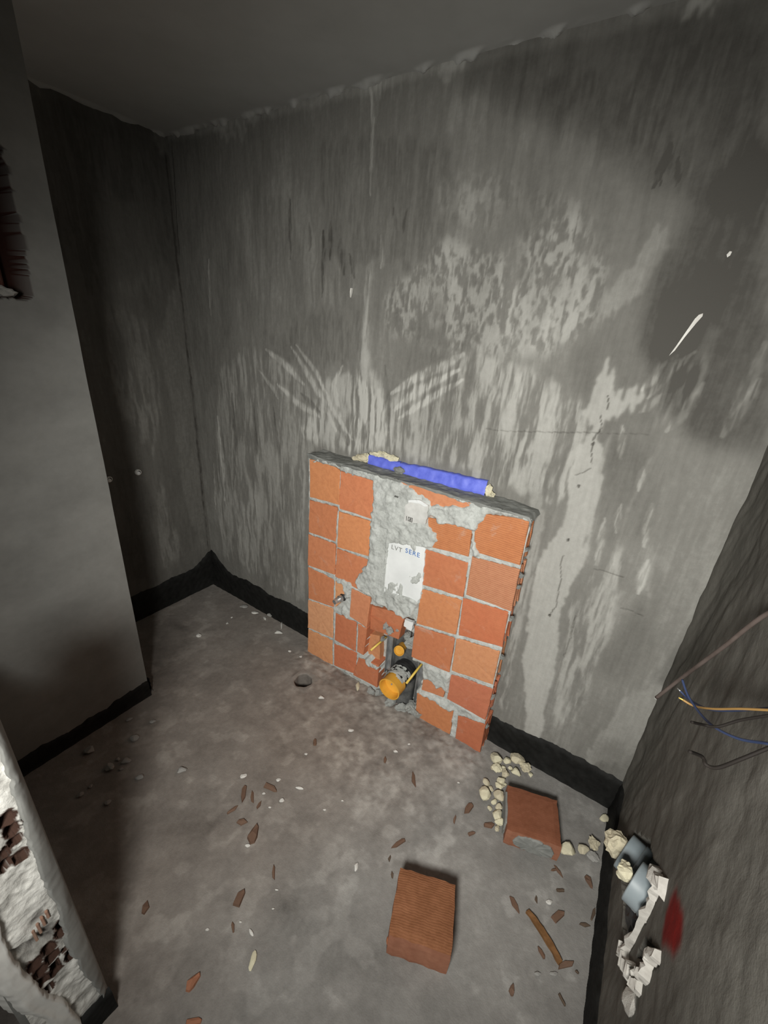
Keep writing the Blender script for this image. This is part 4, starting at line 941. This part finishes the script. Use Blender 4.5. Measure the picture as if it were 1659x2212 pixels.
# ------------------------------------------------------------------ wires and conduit at the right
ORG = Vector((2.608, -.80, 1.30))
def wire(key, mat, label, rad=.0022, tip=None):
    pts = [Vector(p) for p in WIRES[key]]
    d = (pts[-1] - pts[-2])
    pts += [pts[-1] + d * .8, ORG + Vector((.02, 0, 0))]
    e = empty('electric_wire', tuple(pts[-1]))
    tag(e, label, 'wire')
    o = tube_obj('insulation', pts, rad, mat, None, 8); adopt(o, e)
    if tip:
        q = pts[0]; d = (pts[0] - pts[1]).normalized()
        o = tube_obj('bare_tip', [q, q + d * .008], rad * .6, tip, None, 8, smooth_sub=0); adopt(o, e)
wire('yellow', M_WYEL, 'yellow insulated wire running beside the upper blue wire from the right wall', .0022, M_YEL2)
wire('blue_a', M_WBLUE, 'upper blue wire with bare tip beside the yellow wire', .0022, M_METAL)
wire('blue_b', M_WBLUE, 'lower blue wire crossing over the yellow wire and the straight black wire', .0022)
wire('black_a', M_WBLK, 'gently curved black wire below the yellow wire', .0024)
wire('black_b', M_WBLK, 'kinked black wire, lowest of the wires on the right wall', .0026)
pts = [Vector(p) for p in WIRES['rod']]
pts.append(pts[-1] + (pts[-1] - pts[-2]) * .6 + Vector((.03, 0, 0)))
e = empty('conduit', tuple(pts[-1]))
tag(e, 'thin brown conduit poking out diagonally above the wires on the right wall', 'conduit')
adopt(tube_obj('conduit_tube', pts, .0046, M_COND, None, 12), e)
d = (pts[0] - pts[1]).normalized()
adopt(tube_obj('conduit_end', [pts[0] + d * .0005, pts[0] + d * .003], .0040, M_PAPER, None, 12, smooth_sub=0), e)

# ------------------------------------------------------------------ wall plugs and flakes
for (y_, z_, lb) in ((-.539, .894, 'white round wall plug half hidden by the pier edge'), (-.388, .897, 'white round wall plug in the recess wall, clear of the pier')):
    e = empty('wall_plug', (0, y_, z_)); tag(e, lb, 'wall plug')
    o = lathe_obj('plug_collar', [(-.01, .016), (.006, .016), (.009, .0145), (.010, .011)], (0, y_, z_), (1, 0, 0), M_WHITE, None, 20); adopt(o, e)
    o = lathe_obj('plug_core', [(.002, .011), (.014, .009), (.016, .006), (.016, 0)], (0, y_ - .003, z_ - .002), (1, 0, 0), M_SHEET, None, 16); adopt(o, e)
def flake(pts, label, th=.004):
    bm = bmesh.new()
    f_ = [bm.verts.new((p[0], -.012 - (p[2] if len(p) > 2 else 0), p[1])) for p in pts]
    b_ = [bm.verts.new((p[0], -.004, p[1])) for p in pts]
    bm.faces.new(f_); bm.faces.new(b_[::-1])
    for i in range(len(pts)):
        j = (i + 1) % len(pts); bm.faces.new((f_[i], f_[j], b_[j], b_[i]))
    tag(link('plaster_flake', bm_mesh('plaster_flake', bm), M_WHITE), label, 'flake')
flake([(2.262, 1.700), (2.272, 1.728, .002), (2.285, 1.768, .004), (2.294, 1.796, .005), (2.300, 1.806, .006), (2.308, 1.810, .004), (2.309, 1.803, .005), (2.300, 1.785, .006), (2.285, 1.750, .004), (2.272, 1.715, .002)], 'long white curved plaster flake high on the back wall near its right end')
flake([(1.126, 1.815), (1.127, 1.835, .003), (1.129, 1.848, .003), (1.134, 1.848, .002), (1.131, 1.83, .002)], 'thin white plaster flake on the middle of the back wall')
flake([(2.316, 1.944), (2.320, 1.951, .003), (2.325, 1.950, .003), (2.324, 1.942, .002), (2.319, 1.938)], 'tiny white speck of plaster at the upper right of the back wall')

# ------------------------------------------------------------------ loose bricks on the floor
def loose_brick(cx, cy, th, a, b, h, col, label, cement=False, rib=1.0):
    e = empty('loose_brick', (cx, cy, 0)); tag(e, label, 'brick')
    r = random.Random(int(cx * 100))
    bm = bmesh.new()
    na, nb = 10, 9
    def pt(u, v, w):
        x = -a / 2 + a * u; y = -b / 2 + b * v
        ed = min(u, 1 - u, v, 1 - v)
        j = .0012 if 0 < ed else .0018
        return Vector((x + r.uniform(-j, j), y + r.uniform(-j, j), w))
    top = [[bm.verts.new(pt(i / na, j / nb, h - .0035 * ((i in (0, na)) or (j in (0, nb))) + r.uniform(-.0006, .0006))) for j in range(nb + 1)] for i in range(na + 1)]
    for i in range(na):
        for j in range(nb): bm.faces.new((top[i][j], top[i + 1][j], top[i + 1][j + 1], top[i][j + 1]))
    ring = [top[i][0] for i in range(na)] + [top[na][j] for j in range(nb)] + [top[i][nb] for i in range(na, 0, -1)] + [top[0][j] for j in range(nb, 0, -1)]
    prev = ring
    for q in (.75, .4, .12, 0):
        cur = [bm.verts.new((v.co.x * (1.012 if q > 0 else 1.0) + r.uniform(-.0008, .0008), v.co.y * (1.016 if q > 0 else 1) + r.uniform(-.0008, .0008), h * q)) for v in ring]
        for k in range(len(ring)):
            bm.faces.new((prev[k], prev[(k + 1) % len(ring)], cur[(k + 1) % len(ring)], cur[k]))
        prev = cur
    bm.faces.new(prev[::-1])
    me = bm_mesh('brick_body', bm)
    o = link('brick_body', me, [M_LOOSE_B if cement else M_LOOSE_A, M_LOOSE_S], e)
    me.polygons.foreach_set('material_index', [0 if p.normal.z > .6 else 1 for p in me.polygons])
    e.rotation_euler.z = th
    if cement:
        r2 = random.Random(8)
        ol = [(-.060, .020), (-.066, .045), (-.050, .068), (-.018, .077), (.022, .076), (.062, .062), (.080, .036), (.074, .012), (.035, .003), (-.015, .005)]
        o = prism('cement_patch', rough_outline(ol, .008, .0025, r2), -b / 2 - .007, -b / 2 + .004, .004, M_CAP, e, r2, .0012)
        o = prism('cement_edge', rough_outline([(-.003, .01), (.004, .0), (.006, .05), (.004, .075), (-.004, .078)], .008, .002, r2), -.06, .06, .004, M_CAP, e, r2, .002)
        o.location = (-a / 2 - .004, 0, 0)
    else:
        b1 = place('chipped_corner', ROCKS[2], (-a / 2 + .006, -b / 2 + .012, .012), (.022, .03, .05), .3, M_BRICK, e); b1.color = (.34, .11, .05, 0)
    return e
loose_brick(2.107, -.791, .362, .181, .173, .112, (.25, .085, .038), 'half of a ribbed terracotta brick alone on the open floor')
loose_brick(2.301, -.289, .319, .186, .171, .084, (.24, .09, .052), 'half terracotta brick with dried cement on its front, beside the foam crumbs', True, .1)

# ------------------------------------------------------------------ rubble on the floor
def shard_mesh(seed):
    r = random.Random(seed)
    n = r.choice((5, 6, 7)); bm = bmesh.new()
    ang = sorted((k + r.uniform(-.35, .35)) / n * 2 * math.pi for k in range(n))
    pts = [Vector((.5 * math.cos(a) * r.uniform(.65, 1.05), .5 * math.sin(a) * r.uniform(.65, 1.05), 0)) for a in ang]
    lo = [min(p[i] for p in pts) for i in (0, 1)]; hi = [max(p[i] for p in pts) for i in (0, 1)]
    pts = [Vector(((p.x - lo[0]) / (hi[0] - lo[0]) - .5, (p.y - lo[1]) / (hi[1] - lo[1]) - .5, 0)) for p in pts]
    bt = [bm.verts.new(p) for p in pts]
    tp = [bm.verts.new((p.x * .9, p.y * .88, .75 + r.uniform(-.25, .25))) for p in pts]
    bm.faces.new(bt[::-1])
    c = bm.verts.new((r.uniform(-.1, .1), r.uniform(-.1, .1), .9))
    for k in range(n):
        j = (k + 1) % n
        bm.faces.new((bt[k], bt[j], tp[j], tp[k])); bm.faces.new((tp[k], tp[j], c))
    return bm_mesh('brick_shard', bm)
SH = [shard_mesh(i) for i in range(9)]
SHLAB = {0: 'long upright brick sliver in the crumbled heap at the left of the floor', 2: 'fan shaped brick splinter at the top of the crumbled heap', 3: 'slanting brick sliver just left of the crumbled heap',
         5: 'largest brick shard at the foot of the crumbled heap, beside a white crumb', 9: 'rectangular brick chip just above the ribbed half brick', 11: 'pointed brick shard on bare floor below the crumbled heap',
         13: 'brown brick shard at the edge of the deep shadow on the left', 14: 'bright orange curved brick shard at the near left of the floor', 15: 'orange brick shard cut off by the bottom edge of the picture',
         18: 'forked brick shard left of the foam crumbs', 21: 'rounded brick shard touching the bottom of the foam crumbs', 23: 'triangular brick shard near the right wall below the foam lumps', 26: 'slanting brick sliver above the wood splinter',
         28: 'jagged brick shard at the lower end of the wood splinter', 29: 'square brick shard to the right of the wood splinter', 32: 'lone pointed brick shard at the near right of the floor', 22: 'thin brick sliver under the corner of the cemented half brick',
         1: 'short upright brick sliver beside the long one in the crumbled heap', 4: 'blunt brick chip just above the largest shard of the crumbled heap', 6: 'tiny brick chip alone in the middle of the far floor',
         7: 'upright brick sliver on the floor in front of the brick boxing', 8: 'small brick chip below the yellow capped waste outlet', 10: 'thin upright brick sliver between the crumbled heap and the ribbed half brick',
         12: 'small upright brick chip left of the white triangular chip', 19: 'thin brick sliver left of the forked shard and the foam crumbs', 20: 'small brick chip below the forked brick shard',
         27: 'narrow brick sliver beside the lower half of the wood splinter', 35: 'tiny slanted brick sliver inside the crumbled heap', 36: 'tiny brick chip under the front edge of the cemented half brick'}
DARK = {16, 17, 24, 25, 30, 31, 33, 34}
rs = random.Random(12)
for i, (x, y, L, W, a) in enumerate(SHARDS):
    z = min(.022, max(.006, .45 * min(L, W)))
    o = place('brick_shard', SH[i % 9], (x, y, .0005), (L, W, z), a, M_SHARD)
    c = rs.choice(((.155, .080, .050), (.135, .070, .045), (.165, .092, .062)))
    if i in (14, 15): c = (.38, .15, .08)
    if i in DARK: c = (.085, .058, .04)
    o.color = c + (0,)
    if i in SHLAB: tag(o, SHLAB[i], 'brick shard')
    elif i in DARK: tag(o, 'tiny dark brown brick chip on the open floor', 'brick chip', 'dark brick chips on the floor')
    else: tag(o, 'small terracotta brick chip on the floor', 'brick chip', 'terracotta brick chips on the floor')
# wood splinter
x, y, L, W, a = WOOD
bm = bmesh.new()
bm_box(bm, (-L / 2, -W / 2, .001), (L / 2, W / 2, .013))
bmesh.ops.subdivide_edges(bm, edges=[e_ for e_ in bm.edges if abs(e_.verts[0].co.x - e_.verts[1].co.x) > .01], cuts=9)
rw = random.Random(4)
for v in bm.verts:
    t = (v.co.x + L / 2) / L
    v.co.y = v.co.y * (.45 + .6 * math.sin(math.pi * min(max(t, .12), .8)) ** .7) + .006 * math.sin(t * 3.0) + rw.uniform(-.0012, .0012)
    if v.co.z > .005: v.co.z += rw.uniform(-.002, .002)
e = link('wood_splinter', bm_mesh('wood_splinter', bm), M_WOOD)
e.location = (x, y, 0); e.rotation_euler.z = a
tag(e, 'long brown wood splinter on the floor near the right wall', 'wood splinter')
WLAB = {0: 'white crumb above the middle of the wood splinter', 1: 'rounded cream foam lump alone in the far right floor corner', 17: 'long cream foam sliver on the near floor', 5: 'white oblong crumb to the right of the crumbled heap', 12: 'pale upright plaster chip left of the ribbed half brick',
        18: 'pale grey plaster chip at the left of the floor', 25: 'white oblong chip on the far floor against the bitumen', 26: 'thin white stick leaning by the bitumen on the far floor', 33: 'cream stone at the lower left of the capped waste outlet', 27: 'single white crumb in the middle of the far floor', 6: 'pale stone at the top left of the crumbled heap', 16: 'white triangular chip above the long cream sliver', 9: 'white crumb tucked under the largest brick shard'}
for i, (x, y, L, W, a) in enumerate(WHITE):
    mt = M_FOAMY if i in (17, 1, 33) else (M_GREYBIT if i in (18, 23, 24, 2, 3) else M_WHITE)
    z = max(.004, .55 * min(L, W))
    if i == 26: z = .008
    o = place('plaster_crumb', ROCKS[i % 7], (x, y, .0005), (L, W, z), a, mt)
    if i in WLAB: tag(o, WLAB[i], 'crumb')
    elif mt is M_GREYBIT: tag(o, 'dusty grey plaster crumb on the floor', 'crumb', 'dusty grey crumbs')
    else: tag(o, 'tiny white plaster crumb scattered on the floor', 'crumb', 'white plaster crumbs on the floor')
for i, (x, y, L, W, a) in enumerate(GREY):
    o = place('mortar_crumb', ROCKS[(i + 3) % 7], (x, y, .0005), (L, W, max(.006, .5 * W)), a, M_GREYBIT)
    tag(o, 'grey mortar crumb in the shadow at the foot of the pier', 'crumb', 'mortar crumbs by the pier')
for i, (x, y, L, W, a) in enumerate(FOAM):
    o = place('foam_crumb', (ROCKS + BUMPY)[(i * 3) % 11], (x, y, .0005), (L * 1.3, W * 1.15, max(.010, .9 * min(L, W))), i * 1.3, M_FOAMY if i % 3 else M_FOAM)
    if i == 11: tag(o, 'star shaped yellowish foam crumb at the left edge of the foam pile', 'foam crumb')
    elif i == 0: tag(o, 'biggest rounded foam crumb at the top of the foam pile', 'foam crumb')
    else: tag(o, 'cream foam crumb in the pile between the brick boxing and the cemented brick', 'foam crumb', 'foam crumbs in the pile')
FL = ['triangular foam lump leaning against the cemented half brick', 'small square foam lump between the cemented brick and the pipe', 'ridged foam lump next to the foam plug of the upper pipe', 'grey dusty foam lump lying in front of the ridged one']
for i, (x, y, L, W, a) in enumerate(FOAM2):
    o = place('foam_lump', (ROCKS[1], ROCKS[4], BUMPY[1], BUMPY[3])[i], (x, y, .0005), (L * 1.05, W * 1.1, .85 * W if i < 3 else .45 * W), i * .8 + .4, (M_FOAMY, M_FOAM, M_FOAM, M_GREYBIT)[i])
    tag(o, FL[i], 'foam lump')
